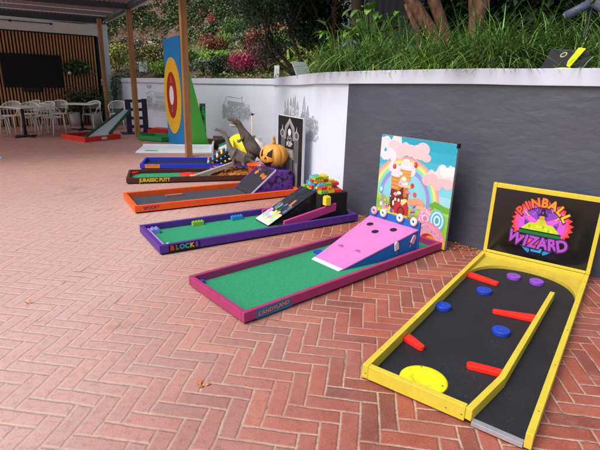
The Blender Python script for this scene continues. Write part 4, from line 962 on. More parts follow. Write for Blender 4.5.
# ---- 6 blue game
BLR = paint('royal_blue_paint', '#1f33b8'); T6 = thing('peg_putting_game', 'royal blue framed black mini golf board with coloured pegs and yellow backboard', 'mini golf game', (-2.879, 8.142, 0), 10.5)
tray(T6, 2.40, .74, BLR, BLKF, zt=.095, th=.04)
slope_box(T6, 1.16, .05, .69, .045, 1.62, .05, .69, .36, .02, BLK, 'peg_ramp')
b = MB(); b.prism([(1.20, .031), (1.62, .031), (1.62, .34)], -.685, -.055, BLK, Matrix(((1, 0, 0, 0), (0, 0, -1, 0), (0, 1, 0, 0), (0, 0, 0, 1)))); b.build('ramp_body', T6)
PC = [TB[k] for k in ('blue', 'cyan', 'yellow', 'red', 'peri', 'orange')] + [DOU]
rp = random.Random(4)
for i in range(5):
    for j in range(5):
        x = 1.21 + .082 * i + (.0); y = .1 + .125 * j + (.06 if i % 2 else 0)
        if y > .66: continue
        z = .045 + (x - 1.16) * .685; b = MB(); b.ball((x - .012, y, z + .02), .024, rp.choice(PC), 10); b.build('peg', T6)
    x = 1.28 + .075 * i; b = MB(); zz = .06 + (x - 1.20) * .55; b.ball((x, .043, zz), .02, rp.choice(PC), 10); b.build('peg', T6)
    if i > 1: b = MB(); b.ball((x, .043, zz - .09), .02, rp.choice(PC), 10); b.build('peg', T6)
YB = paint('bright_yellow', '#e8d21a')
b = MB(); pts = [(-.34, 0), (.34, 0), (.34, .25)] + [(.34 * cos(radians(a_)), .25 + .22 * sin(radians(a_))) for a_ in range(10, 180, 10)] + [(-.34, .25)]
b.prism(pts, 0, .03, YB, plane_M((1.66, .37, .03), (0, -1, 0), (0, 0, 1))); b.build('rounded_backboard', T6, .004)
b = MB(); b.lathe([(.235, 0), (.245, .02), (.235, .04), (.12, .05), (.0001, .05)], YB, 40, Matrix.Translation((1.78, .44, .37)) @ Matrix.Rotation(radians(52), 4, 'X') @ Matrix.Rotation(radians(-14), 4, 'Y')); b.build('yellow_disc', T6)
b = MB(); b.box((1.82, .3, .031), (1.92, .6, .26), YB); b.build('disc_support', T6)
D = Decal(plane_M((.09, 0, .016), (1, 0, 0), (0, 0, 1))); D.poly([(0, 0), (.25, 0), (.25, .074), (0, .074)], '#e89a3a'); D.poly([(0, 0), (.25, 0), (.25, .012), (0, .012)], '#8a3a1c'); D.text('PINCADE', .125, .044, .052, '#c8581e', 0, 1, .002); D.build('name_label', T6)

# ---- plastic crate with orange mulch etc between games
t = thing('orange_bucket', 'orange open bucket standing left of the pumpkin', 'bucket', (-.73, 7.35, .0), 12); t.scale = (.8, .8, .74)
OB = paint('bucket_orange', '#ee5a22'); b = MB()
b.lathe([(.14, .10), (.17, .40), (.18, .40), (.18, .42), (.165, .42), (.135, .12), (.0001, .12)], OB, 28, Matrix.Identity(4), cap=False); b.lathe([(.14, 0), (.14, .10)], OB, 28); b.build('shell', t)
b = MB(); b.tube([(-.18, 0, .39), (-.13, -.13, .33), (0, -.19, .30), (.13, -.13, .33), (.18, 0, .39)], .005, mat('wire', '#888888', metal=.6), 6); b.build('handle', t)
t = thing('skeleton_hand_toy', 'small pink and grey toy skull ornament left of the pumpkin base', 'ornament', (-.60, 6.62, .36), 0)
b = MB(); SK = mat('skull_mauve', '#9a7088', rough=.5); b.ball((0, 0, .045), (.04, .045, .042), SK, 12); b.box((-.022, -.035, .0), (.022, -.005, .03), SK); b.build('skull', t)
b = MB(); b.ball((-.016, -.04, .048), .011, HOLE, 8); b.ball((.016, -.04, .048), .011, HOLE, 8); b.build('eye_socket', t)
t['label'] = 'small mauve toy skull ornament at the foot of the pumpkin'; t.name = 'toy_skull'
t = thing('plastic_sack', 'crumpled pale grey plastic sack between the dinosaur legs', 'sack', (-.83, 8.72, 0), 0)
b = MB(); n = 14; vs = []; SKM = mat('sack_white', '#c9c6c6', rough=.4)
for i in range(9):
    for k in range(n):
        a_ = 2 * pi * k / n; r = [.02, .15, .19, .19, .17, .14, .1, .05, .07][i] * (1 + .22 * mnoise.noise(Vector((3 * cos(a_), 3 * sin(a_), i * .7)))); vs.append((r * cos(a_), r * .8 * sin(a_), [0, 0.01, .12, .24, .34, .42, .47, .5, .56][i]))
b.add(vs, [(i * n + k, i * n + (k + 1) % n, (i + 1) * n + (k + 1) % n, (i + 1) * n + k) for i in range(8) for k in range(n)], SKM, smooth=True); b.build('sack_body', t)

# ---- 7 target tower and white base board
T7 = thing('target_putting_game', 'long low white mini golf base board lying flat before the tall target tower', 'mini golf game', (-3.541, 9.824, 0), 8.9)
WPT = paint('white_board_paint', '#dfe4ea', rough=.4, var=.05)
b = MB(); b.prism([(0, 0), (1.62, 0), (1.62, .93), (0, .93)], .004, .04, WPT); b.build('base_board', T7, .005)
b = MB(); b.box((1.585, .0, .0405), (1.62, .93, .16), WPT); b.build('end_rail', T7, .003); b = MB(); b.box((.0, .9, .0405), (1.584, .93, .075), WPT); b.build('side_rail', T7, .003)
D = Decal(Matrix.Translation((.30, .14, .040))); D.poly([(-.13, -.07), (.13, -.07), (.13, .07), (-.13, .07)], '#8fc4b0'); D.text('PUTT', 0, 0, .11, '#2c7a5c', 0, .9, .004); D.build('name_label', T7)
fa = math.atan2(10.876 - 11.708, -2.756 + 3.341)   # direction of the face
tt = thing('target_tower', 'tall blue and green wedge tower painted with a yellow and red target', 'tower', (-3.341, 11.708, 0), math.degrees(fa))
TBL = paint('tower_blue', '#1f78b8'); TGR = paint('tower_green', '#4fae3a', var=.05); TYL = paint('target_yellow', '#dcaa2c'); TRD = paint('target_red', '#9c2a1e'); 
b = MB(); b.add([(0, 0, .0), (1.017, 0, .0), (1.017, .62, .0), (0, .62, 0), (0, 0, 2.40), (1.017, 0, 2.44)], [(0, 3, 2, 1), (3, 4, 5, 2)], TGR); b.build('back_slope', tt)
b = MB(); b.prism([(0, 0), (.62, 0), (.0, 2.44)], 1.002, 1.02, TGR, Matrix(((0, 0, 1, 0), (1, 0, 0, .001), (0, 1, 0, .0), (0, 0, 0, 1)))); b.build('side_panel', tt)
b = MB(); b.prism([(0, 0), (.62, 0), (.0, 2.40)], -.02, -.002, TGR, Matrix(((0, 0, 1, 0), (1, 0, 0, .001), (0, 1, 0, .0), (0, 0, 0, 1)))); b.build('side_panel', tt)
b = MB(); b.prism([(-.02, 0), (1.02, 0), (1.02, 2.45), (-.02, 2.40)], 0, .02, TBL, plane_M((0, 0, 0), (1, 0, 0), (0, 0, 1))); b.build('front_panel', tt)
def ellp(cx_, cy_, rx, ry_, n=44): return [(cx_ + rx * cos(2 * pi * i / n), cy_ + ry_ * sin(2 * pi * i / n)) for i in range(n)]
PMt = plane_M((0, -.0205, 0), (1, 0, 0), (0, 0, 1))
b = MB(); b.prism(ellp(.45, 1.13, .56, .87), 0, .012, TYL, PMt); props(b.build('target_ring', tt), 'outer yellow ring')
b = MB(); b.prism(ellp(.43, 1.15, .33, .53), .0125, .018, TRD, PMt); props(b.build('target_ring', tt), 'red ring')
b = MB(); b.prism(ellp(.43, 1.15, .14, .22), .0185, .023, paint('target_white', '#dcd6d6'), PMt); props(b.build('target_ring', tt), 'white centre')
D = Decal(plane_M((0, -.0385, 0), (1, 0, 0), (0, 0, 1)))
for z_ in (.77, .82, .87, 1.44, 1.49, 1.54): D.poly([(.40, z_), (.46, z_), (.46, z_ + .03), (.40, z_ + .03)], '#c98a80')
D.build('ring_marks', tt)
# ---- green leafy picture panel, and other boards by the far wall
t = thing('leaf_panel', 'small upright green and black leaf patterned panel against the white wall', 'panel', (-2.80, 12.80, 0), 12)
b = MB(); b.box((0, 0, 0), (.27, .03, .9), blotch_material('leaf_print', '#123a22', '#2fae5c', 9, .47, .5)); b.box((.001, -.002, .82), (.269, 0, .9), mat('grey_band', '#46505a')); b.build('board', t)
t = thing('brown_tray_game', 'low brown tray lying on the paving right of the target tower', 'tray', (-2.45, 11.75, 0), -6)
b = MB(); TAN = mat('tan_board', '#8a6a58', rough=.7)
b.box((0, 0, 0), (1.2, .7, .03), TAN); b.build('base', t); b = MB(); b.box((0, 0, .031), (1.2, .04, .1), TAN); b.box((0, .66, .031), (1.2, .7, .1), TAN); b.build('side_rail', t)
t = thing('black_ramp_box', 'black wedge box on the paving right of the target tower', 'box', (-2.10, 10.75, 0), 4)
b = MB(); b.prism([(0, 0), (.5, 0), (.5, .26), (.1, .2)], -.35, 0, BLK, Matrix(((1, 0, 0, 0), (0, 0, -1, 0), (0, 1, 0, 0), (0, 0, 0, 1)))); b.build('box_shell', t)
t = thing('white_ramp_game', 'white mini golf ramp board with green edges behind the yellow disc', 'mini golf game', (-1.72, 10.15, 0), 22)
b = MB(); b.bar((0, .25, .06), (0.72, .25, .32), .5, .03, WPT); b.build('ramp', t); b = MB(); GRE = paint('edge_green', '#2f8a5c')
b.bar((0, -.01, .09), (0.72, -.01, .36), .025, .07, GRE); b.build('ramp_edge', t); b = MB(); b.bar((0, .51, .09), (0.72, .51, .36), .025, .07, GRE); b.build('ramp_edge', t); b = MB(); b.box((.66, .02, 0), (.7, .48, .28), WPT); b.box((-.02, 0, 0), (.03, .5, .06), WPT); b.build('support', t)
t = thing('thin_pole', 'thin pale pink pole with a black cap standing behind the dinosaur', 'pole', (-1.02, 9.45, 0), 0)
b = MB(); b.tube([(0, 0, 0), (0, 0, .9)], .014, mat('pole_pink', '#d8b8b4'), 8); b.build('shaft', t); b = MB(); b.tube([(0, 0, .9), (0, 0, .935)], .022, BLK, 8); b.tube([(0, 0, .92), (.05, 0, .925)], .008, BLK, 6); b.build('cap', t)

# ---- far games: hexagons, ladder frame, red tray with ramp
def hexgame(nm, lab, x, y, R, col, rz_, inner):
    t = thing(nm, lab, 'mini golf game', (x, y, 0), rz_)
    P = [(R * cos(radians(60 * i)), R * .62 * sin(radians(60 * i))) for i in range(6)]; Q = [(p[0] * .9, p[1] * .88) for p in P]
    b = MB(); b.prism(Q, .0, .03, inner); b.build('playing_surface', t)
    for i in range(6):
        j = (i + 1) % 6; b = MB(); b.prism([P[i], P[j], Q[j], Q[i]], .031, .13, col); b.build('side_rail', t)
    return t
RDP = paint('tray_red', '#b5251c'); GNP = paint('rail_green', '#1f7a3c')
h1 = hexgame('hexagon_game', 'red six sided mini golf frame by the white wall', -3.95, 13.35, .62, RDP, -20, RDP)
h2 = hexgame('hexagon_game', 'green six sided mini golf frame on the paving left of the target tower', -3.72, 12.0, .62, GNP, -15, TURF)
b = MB(); b.box((-.3, -.2, .06), (.25, .1, .16), RDP); b.build('red_obstacle', h1, .01)
PUF = paint('dark_purple_paint', '#33203f')
t = thing('ladder_frame', 'dark purple upright rung frame behind the middle timber post', 'frame', (-4.88, 13.02, 0), 28)
b = MB(); b.box((0, 0, 0), (.14, .05, .93), PUF); b.build('upright', t, .004); b = MB(); b.box((.44, 0, 0), (.58, .05, .95), PUF); b.build('upright', t, .004)
for k in range(4): b = MB(); b.box((.141, .01, .16 + .23 * k), (.439, .04, .24 + .23 * k), PUF); b.build('rung', t)
b = MB(); b.box((-.15, -.12, 0), (.7, .3, .035), PUF); b.build('foot', t)
tr = thing('red_tray_game', 'red square mini golf tray on the paving by the white chairs', 'mini golf game', (-5.23, 11.18, 0), 57)
TRU = paint('red_rail', '#c02a22', var=.08)
b = MB(); b.box((.03, .03, .0), (.97, .97, .03), mat('dark_turf', '#2c4a36', rough=.95)); b.build('playing_surface', tr)
for c0_, c1_ in (((0, 0, .0), (1, .04, .12)), ((0, .96, 0), (1, 1, .12)), ((0, .041, 0), (.04, .959, .12)), ((.96, .041, 0), (1, .959, .12))): b = MB(); b.box(c0_, c1_, TRU); b.build('side_rail', tr, .004)
b = MB(); b.box((.45, -.004, .03), (.6, -.001, .09), mat('sticker', '#c9c2c0')); b.build('sticker', tr)
tp = thing('green_edged_ramp', 'long pale ramp with green edges rising from the red tray to the purple frame', 'ramp', (-5.12, 11.72, 0), 0)
A0, A1 = Vector((.0, .0, .08)), Vector((.30, 1.26, .64)); sdv = Vector((.5, .87, 0)).normalized()
def rampP(name, o0, o1, th, dz, m):
    b = MB(); vs = []
    for P_, s1_ in ((A0, 1.0), (A1, .42)):
        for o_ in (o0, o1):
            q = P_ + sdv * o_ * s1_ * .30; vs += [tuple(q + Vector((0, 0, dz))), tuple(q + Vector((0, 0, dz + th)))]
    b.add(vs, [(0, 4, 6, 2), (1, 3, 7, 5), (0, 1, 5, 4), (2, 6, 7, 3), (0, 2, 3, 1), (4, 5, 7, 6)], m); b.build(name, tp)
rampP('ramp_top', -1, 1, .02, 0, mat('ramp_pale', '#b9c2bd', rough=.5)); rampP('ramp_edge', -1.14, -1.01, .08, 0, paint('ramp_green_edge', '#1f5c3c')); rampP('ramp_edge', 1.01, 1.14, .08, 0, _M['ramp_green_edge'])
t = thing('sneaker', 'blue and white sneaker at the left edge of the paving', 'shoe', (-5.86, 8.70, 0), 25)
b = MB(); b.prism([(-.16, -.045), (.08, -.05), (.14, -.03), (.16, 0), (.14, .03), (.08, .05), (-.16, .045)], 0, .03, mat('sole_white', '#dcdcde')); b.build('sole', t, .008)
b = MB(); b.tube([(-.1, 0, .05), (-.11, 0, .12), (-.11, 0, .2)], [.05, .045, .05], mat('blue_knit', '#38509a'), 12); b.tube([(-.13, 0, .06), (-.03, 0, .075), (.06, 0, .05), (.13, 0, .035)], [.045, .05, .042, .02], mat('shoe_white', '#cfcfd6'), 12); b.build('upper', t)

# ------------------------------------------------------------------ cafe chairs and tables
CW = mat('chair_white', '#c9c8c4', rough=.45, var=.05, bump=.02); CMH = mat('chair_weave', '#b8b7b2', rough=.7, var=.1, bump=.3, bscale=150)
def make_chair():
    t = thing('cafe_chair', 'x', 'chair')
    b = MB(); pts = [(.22 * sgn * abs(cos(a)) ** .8, .21 * abs(sin(a)) ** .8 * (1 if sin(a) > 0 else -1)) for a in [2 * pi * i / 24 + .001 for i in range(24)] for sgn in [1 if cos(a) > 0 else -1]]
    b.prism(pts, .44, .462, CMH); b.build('seat', t, .004)
    for sx_ in (-1, 1):
        b = MB(); b.tube([(.17 * sx_, -.17, .45), (.205 * sx_, -.215, 0)], .014, CW, 8); b.build('leg', t)
        b = MB(); b.tube([(.17 * sx_, .15, .45), (.20 * sx_, .25, 0)], .014, CW, 8); b.build('leg', t)
    b = MB(); b.torus((0, 0, .445), .2, .012, CW); b.build('seat_frame', t)
    # curved back, opening towards -y
    arc = [radians(a_) for a_ in range(-18, 199, 12)]
    def bp_(a_, z, k=1.0): return (.245 * k * cos(a_), .03 + .235 * k * sin(a_), z)
    b = MB(); top = [bp_(a_, .64 + .17 * max(0, sin(a_)) ** .7, 1.02) for a_ in arc]; b.tube(top, .014, CW, 8); b.tube([bp_(a_, .60 + .0 * sin(a_)) for a_ in arc], .009, CW, 6)
    for e_ in (0, -1): b.tube([top[e_], (top[e_][0] * .8, top[e_][1] - .05, .45)], .013, CW, 8)
    for a_ in (radians(40), radians(140)): b.tube([bp_(a_, .79), (.16 * cos(a_) / abs(cos(a_)), .16, .45)], .012, CW, 8)
    b.build('back_frame', t)
    b = MB()
    for a_ in range(24, 160, 6):
        r = radians(a_); z1 = .64 + .17 * sin(r) ** .7; b.bar(bp_(r, .60), bp_(r, z1, 1.02), .011, .004, CMH, (cos(r), sin(r), 0))
    for z_ in (.66, .71, .76): b.tube([bp_(radians(a_), z_, 1.01) for a_ in range(30, 151, 10)], .006, CMH, 5)
    b.build('back_mesh', t)
    return t
CG = 'white cafe chairs round the tables under the pergola'
chs = [(-6.62, 12.45, 165, 'white cafe chair nearest the red tray game'), (-7.12, 12.28, 20, 'white cafe chair behind the near white table top'), (-7.02, 12.85, -10, 'white cafe chair just right of the near table, back to the slat wall'),
       (-7.00, 13.55, 10, 'white cafe chair under the hanging planter'), (-6.15, 13.75, -15, 'white cafe chair right of the far table, in front of the corner post'), (-5.55, 14.15, 10, 'rightmost white cafe chair, against the white wall'),
       (-7.62, 11.72, 130, 'white cafe chair cut off by the left edge of the photo'), (-7.75, 12.5, 0, 'white cafe chair behind the left end of the near table'), (-7.6, 13.2, -20, 'white cafe chair in the back row below the television')]
c0h = make_chair()
for i, (x, y, r, lab) in enumerate(chs):
    o = c0h if i == 0 else copy_tree(c0h); o.location = (x, y, 0); o.rotation_euler = (0, 0, radians(r)); props(o, lab, 'chair', CG)
def make_table():
    t = thing('cafe_table', 'x', 'table'); b = MB(); b.box((-.40, -.36, .725), (.40, .36, .745), mat('table_top', '#d2cdc6', rough=.3, var=.04)); b.build('table_top', t, .006)
    b = MB(); b.tube([(0, 0, .03), (0, 0, .724)], .035, BLK, 12); b.build('pedestal', t)
    b = MB(); b.box((-.3, -.035, 0), (.3, .035, .03), BLK); b.box((-.035, -.3, .0005), (.035, .3, .0305), BLK); b.lathe([(.1, .03), (.05, .06), (.035, .07)], BLK, 14); b.build('foot', t, .004); return t
t0 = make_table(); t0.location = (-7.02, 11.82, 0); t0.rotation_euler = (0, 0, radians(-20)); props(t0, 'square white topped cafe table nearest the camera at the left', 'table', 'cafe tables on black pedestals')
t1 = copy_tree(t0); t1.location = (-6.40, 13.62, 0); t1.rotation_euler = (0, 0, radians(8)); props(t1, 'white topped cafe table farther back, between chairs near the corner post', 'table', 'cafe tables on black pedestals')

# ------------------------------------------------------------------ planting
def place(px, d):
    """a spot d metres behind the garden wall along a given bearing"""
    k = (px - 300) / 463 * .953; y = 3.0
    if px >= 300:
        while wdist(k * y, y)[0] < .02: y += .02
        return k * (y + d * 1.15), y + d * 1.15
    while y < 30:
        if wdist(k * y, y)[0] >= d: return k * y, y
        y += .02
    return k * y, y
def lm(key, col, isl=.45, rough=.5, spec=.35): return mat(key, col, rough=rough, var=.25, scale=2.5, bump=0, island=isl, spec=spec)
BARK = wood_material('bark_brown', '#3e271e', '#85604b', (22, 22, 6), .9, 1.0); BARKD = wood_material('bark_dark', '#2a211c', '#453629', (8, 8, 2), .9)
def shrub(name, lab, cat, px, d, rx, h, n, size, m, aspect=2.2, seed=0, group=None, lobes=7, tw=None):
    r_ = random.Random(seed + int(px)); x, y = place(px, d); z = terr(x, y)
    t = thing(name, lab, cat, (x, y, z), 0, group); b = MB()
    L = [(r_.uniform(-.6, .6) * rx, r_.uniform(-.5, .5) * rx, h * r_.uniform(.3, .8), r_.uniform(.35, .6)) for _ in range(lobes)]
    def pf():
        cx_, cy_, cz_, k = r_.choice(L); v = Vector((r_.gauss(0, 1), r_.gauss(0, 1), r_.gauss(0, 1))).normalized() * (r_.random() ** .35)
        z_ = cz_ + v.z * k * h * .6
        return (cx_ + v.x * k * rx, cy_ + v.y * k * rx, max(.0, z_))
    leaves(b, pf, n, size, m, r_, aspect); b.build('foliage', t)
    b = MB()
    for _ in range(5):
        cx_, cy_, cz_, k = r_.choice(L); b.tube([(0, 0, -.05), (cx_ * .5, cy_ * .5, cz_ * .6), (cx_, cy_, cz_)], [.02, .014, .006], BARKD, 5)
    b.build('stem', t); return t
G1 = lm('leaf_mid', '#557a3c'); G2 = lm('leaf_bright', '#7da23e'); G3 = lm('leaf_olive', '#80804a'); G4 = lm('leaf_dark', '#22381f'); G5 = lm('leaf_ivy', '#3a5534'); PKL = lm('leaf_pink', '#983058', .5); BRL = lm('leaf_rust', '#8c5a44', .5); PUL = lm('leaf_purple', '#4a3238', .4); YGL = lm('leaf_yellowgreen', '#8a8d40'); GRL = lm('leaf_grey', '#6c7a5c'); 
shrub('flowering_shrub', 'magenta pink leaved shrub behind the white wall', 'shrub', 243, .75, .72, .85, 2300, .09, PKL, 3)
shrub('shrub', 'yellow green shrub at the far left of the planted slope', 'shrub', 113, .8, .85, 1.0, 1700, .13, YGL)
shrub('shrub', 'olive shrub between the second timber post and the target tower', 'shrub', 148, .9, .7, .85, 1400, .12, G3)
shrub('shrub', 'dark purple shrub just left of the target tower top', 'shrub', 161, 1.7, .6, .8, 1300, .10, PUL)
shrub('shrub', 'low bright green shrub left of the target tower', 'shrub', 158, .5, .45, .5, 900, .09, G2)
shrub('shrub', 'purple brown shrub above the first timber post', 'shrub', 131, 2.2, .7, .8, 1300, .10, PUL, seed=3)
shrub('shrub', 'rust brown shrub above the low green hedge', 'shrub', 208, 3.0, .7, .75, 1300, .11, BRL)
shrub('shrub', 'orange brown and green shrub left of the multi stemmed tree', 'shrub', 261, 2.6, .75, .95, 1500, .11, BRL, seed=5)
shrub('shrub', 'grey green shrub left of the orange brown shrub', 'shrub', 240, 3.4, .7, .7, 1200, .11, GRL)
shrub('shrub', 'dark shrub between the pink shrub and the small white sign', 'shrub', 263, .7, .5, .7, 1300, .08, PUL, seed=8)
shrub('shrub', 'mid green shrub over the dark purple one near the wall end', 'shrub', 271, 1.6, .6, .9, 1300, .10, G1)
shrub('shrub', 'green shrub high on the slope right of the target tower', 'shrub', 226, 4.9, .9, .9, 1500, .12, G1, seed=2)
shrub('shrub', 'small grey leaved shrub on the wall edge right of the pale timber post', 'shrub', 200, .6, .5, .5, 1000, .08, GRL, seed=4)
shrub('shrub', 'small dark shrub on the wall edge left of the pink shrub', 'shrub', 216, .6, .45, .5, 1000, .08, G4, seed=5)
shrub('shrub', 'mid green shrub behind the pale timber post', 'shrub', 186, 1.1, .55, .6, 1000, .1, G1, seed=6)
for i, (px, lab) in enumerate([(199, 'left clump of the low bright green hedge row'), (214, 'middle clump of the low bright green hedge row'), (230, 'right clump of the low bright green hedge row')]):
    shrub('low_hedge', lab, 'hedge', px, 1.7, .5, .38, 1100, .07, G2, seed=20 + i, group='low hedge clumps on the slope')
# strap leaved plants
def strap(name, lab, cat, px, d, n, L, wd, m, spread=.9, seed=0, group=None, mb=None, x=None, y=None, base=.06):
    r_ = random.Random(seed + int(px))
    if x is None: x, y = place(px, d)
    z = terr(x, y); own = mb is None; o = (0, 0, 0) if own else (x, y, z)
    b = MB() if own else mb
    for _ in range(n):
        a_ = r_.uniform(0, 2 * pi); l = L * r_.uniform(.55, 1.15); s_ = spread * r_.uniform(.25, 1.1); w_ = wd * r_.uniform(.7, 1.2)
        p = Vector((o[0] + base * r_.gauss(0, 1), o[1] + base * r_.gauss(0, 1), o[2] - .02)); dv = Vector((cos(a_) * s_ * .45, sin(a_) * s_ * .45, 1)).normalized(); sd = Vector((-sin(a_), cos(a_), 0)); vs = []; K = 5
        for k in range(K + 1):
            f = k / K; ww = w_ * (1 - f ** 2.2) * .5 + .0008; vs += [tuple(p - sd * ww), tuple(p + sd * ww)]
            p = p + dv * l / K; dv = (dv + Vector((cos(a_) * s_ * .42, sin(a_) * s_ * .42, -.34 * s_ - .05))).normalized()
        b.add(vs, [(2 * k, 2 * k + 1, 2 * k + 3, 2 * k + 2) for k in range(K)], m)
    if own:
        t = thing(name, lab, cat, (x, y, z), 0, group); b.build('leaves', t); return t
SG = lm('strap_green', '#86a23c', .35); SG2 = lm('strap_lime', '#a3b84a', .3); WG = lm('pale_grass', '#a6b07c', .3); BG = lm('grass_blade', '#587c3c', .6, .45, .35); BGD = lm('grass_blade_dry', '#a3935c', .4, .6, .3); BG2 = lm('grass_blade_lime', '#93b83a', .35, .38, .5)
strap('strap_leaf_plant', 'large light green strap leaved plant beside the leaning plaque', 'plant', 299, .75, 85, .95, .07, SG2, 1.15)
strap('strap_leaf_plant', 'green strap leaved plant left of the leaning plaque', 'plant', 284, .8, 60, .7, .06, SG, 1.2, seed=2)
strap('strap_leaf_plant', 'green strap leaved plant right of the leaning plaque', 'plant', 318, 1.2, 70, .8, .06, SG, 1.1, seed=3)
strap('spiky_plant', 'bright green spiky plant high on the slope', 'plant', 220, 3.7, 50, .75, .05, lm('spiky_lime', '#5f9a2c'), .7)
strap('pale_grass_clump', 'pale straw green grass clump right of the timber post', 'grass clump', 196, 2.6, 260, .8, .014, WG, .9)
strap('pale_grass_clump', 'smaller pale green grass clump above the low hedge row', 'grass clump', 206, 3.6, 160, .6, .014, WG, .9, seed=4)
# broad leaves behind the grass
def broad(lab, px, d, n, h, seed=0):
    r_ = random.Random(seed + int(px)); x, y = place(px, d); z = terr(x, y); t = thing('broad_leaf_plant', lab, 'plant', (x, y, z)); b = MB(); m = lm('broad_leaf', '#5f8a3a', .4); s_ = MB()
    for _ in range(n):
        a_ = r_.uniform(0, 6.28); l = h * r_.uniform(.5, 1); dx, dy = cos(a_) * l * .35, sin(a_) * l * .35; top = Vector((dx, dy, l)); s_.tube([(0, 0, 0), (dx * .4, dy * .4, l * .6), tuple(top)], .006, m, 5)
        d_ = Vector((cos(a_), sin(a_), r_.uniform(-.5, .5))).normalized(); sd = d_.cross(Vector((0, 0, 1))).normalized(); L = r_.uniform(.16, .28); W_ = L * .24; up_ = sd.cross(d_)
        v = [top, top + d_ * L * .3 - sd * W_ + up_ * .02, top + d_ * L * .35, top + d_ * L * .3 + sd * W_ + up_ * .02, top + d_ * L * .7 - sd * W_ * .8, top + d_ * L * .72 - up_ * .01, top + d_ * L * .7 + sd * W_ * .8, top + d_ * L - up_ * .05]
        b.add(v, [(0, 1, 2), (0, 2, 3), (1, 4, 5, 2), (2, 5, 6, 3), (4, 7, 5), (5, 7, 6)], m)
    b.build('leaves', t); s_.build('stalks', t)
broad('broad leaved plant behind the grass left of the double spotlight', 334, 1.3, 34, .75); broad('broad leaved plant in front of the corrugated fence', 364, 1.6, 46, .95, 1); broad('broad leaved plant at the foot of the dark trunk', 350, 1.1, 20, .6, 2); broad('broad leaved plant left of the leaning brown trunks', 394, 1.7, 22, .9, 3)
# grass along the near wall: uncountable
gm = MB(); gl = MB(); rg = random.Random(9); cum = Sketch(NW, 0).cum; tot = cum[-1]
for i in range(300):
    px = rg.uniform(314, 640); d = abs(rg.gauss(0, .55)) + .12
    if px < 335 and d > .7: continue
    x, y = place(px, d)
    if 524 < px < 588 and d < .42: continue
    strap('', '', '', px, d, 26, rg.uniform(.4, .95), .013, BG, 1.2, seed=i, mb=gm, x=x, y=y, base=.04)
    strap('', '', '', px, d, 2, rg.uniform(.3, .7), .010, BGD, 1.5, seed=i + 5000, mb=gm, x=x, y=y, base=.05)
for i in range(26):
    px = rg.choice([rg.gauss(432, 16), rg.gauss(450, 30), rg.uniform(330, 600)]); x, y = place(px, rg.uniform(.06, .35))
    strap('', '', '', px, .1, 15, rg.uniform(.3, .5), .015, BG2, 1.3, seed=i + 900, mb=gm, x=x, y=y, base=.04)
props(gm.build('tufted_grass'), 'long green grass arching over the edge of the charcoal wall', 'grass', None, 'stuff')
# ivy bank
ib = MB(); ri = random.Random(12)
def ivy_pt():
    while 1:
        px = ri.uniform(60, 345); d = ri.uniform(5.0, 9.5); k = (px - 300) / 463 * .953; x, y = IV[int(ri.random() * len(IV))]
        x += ri.uniform(-.3, .3); y += ri.uniform(-.3, .3); dd = wdist(x, y)[0]
        lump = .5 * mnoise.noise(Vector((x * .9, y * .9, 3))) + .3 * mnoise.noise(Vector((x * 2.6, y * 2.6, 5)))
        return (x, y, terr(x, y) + ri.uniform(0, .25) + lump)
IV = []
for i in range(-66, 20):
    for j in range(60, 140):
        x, y = i * .2, j * .2; 
        if y > 12 and -13.2 < x < 3.5:
            d_ = wdist(x, y)[0]
            if 5.0 < d_ < 8.2 and not (d_ < 6.1 and mnoise.noise(Vector((x, y, 0))) < .1) and mnoise.noise(Vector((x * 1.3, y * 1.3, 9))) > -.42: IV.append((x, y))
leaves(ib, ivy_pt, 42000, .11, G5, ri, 1.4); leaves(ib, ivy_pt, 7000, .12, G3, ri, 1.4); leaves(ib, ivy_pt, 7000, .10, G1, ri, 1.4); leaves(ib, ivy_pt, 5000, .11, BRL, ri, 1.6)
props(ib.build('ivy_bank'), 'dark green ivy covering the steep bank at the top of the slope', 'ivy', None, 'stuff')
gc = MB()
def gc_pt():
    x, y = GCP[int(ri.random() * len(GCP))]; x += ri.uniform(-.25, .25); y += ri.uniform(-.25, .25)
    if wdist(x, y)[0] < .16: return None
    return (x, y, terr(x, y) + ri.uniform(0, .12))
GCP = []
for i in range(-90, 12):
    for j in range(50, 130):
        x, y = i * .15, j * .2 + 0
        d_ = wdist(x, y)[0]
        if .15 < d_ < 5.2 and mnoise.noise(Vector((x * 1.1, y * 1.1, 7))) > .08 - (.25 if d_ < .7 else 0): GCP.append((x, y))
leaves(gc, gc_pt, 9000, .09, G1, ri, 1.8); leaves(gc, gc_pt, 3500, .09, GRL, ri, 1.8); leaves(gc, gc_pt, 2500, .10, BRL, ri, 1.8)
props(gc.build('ground_cover'), 'low mixed ground cover plants and fallen leaves on the bark slope', 'ground cover', None, 'stuff')

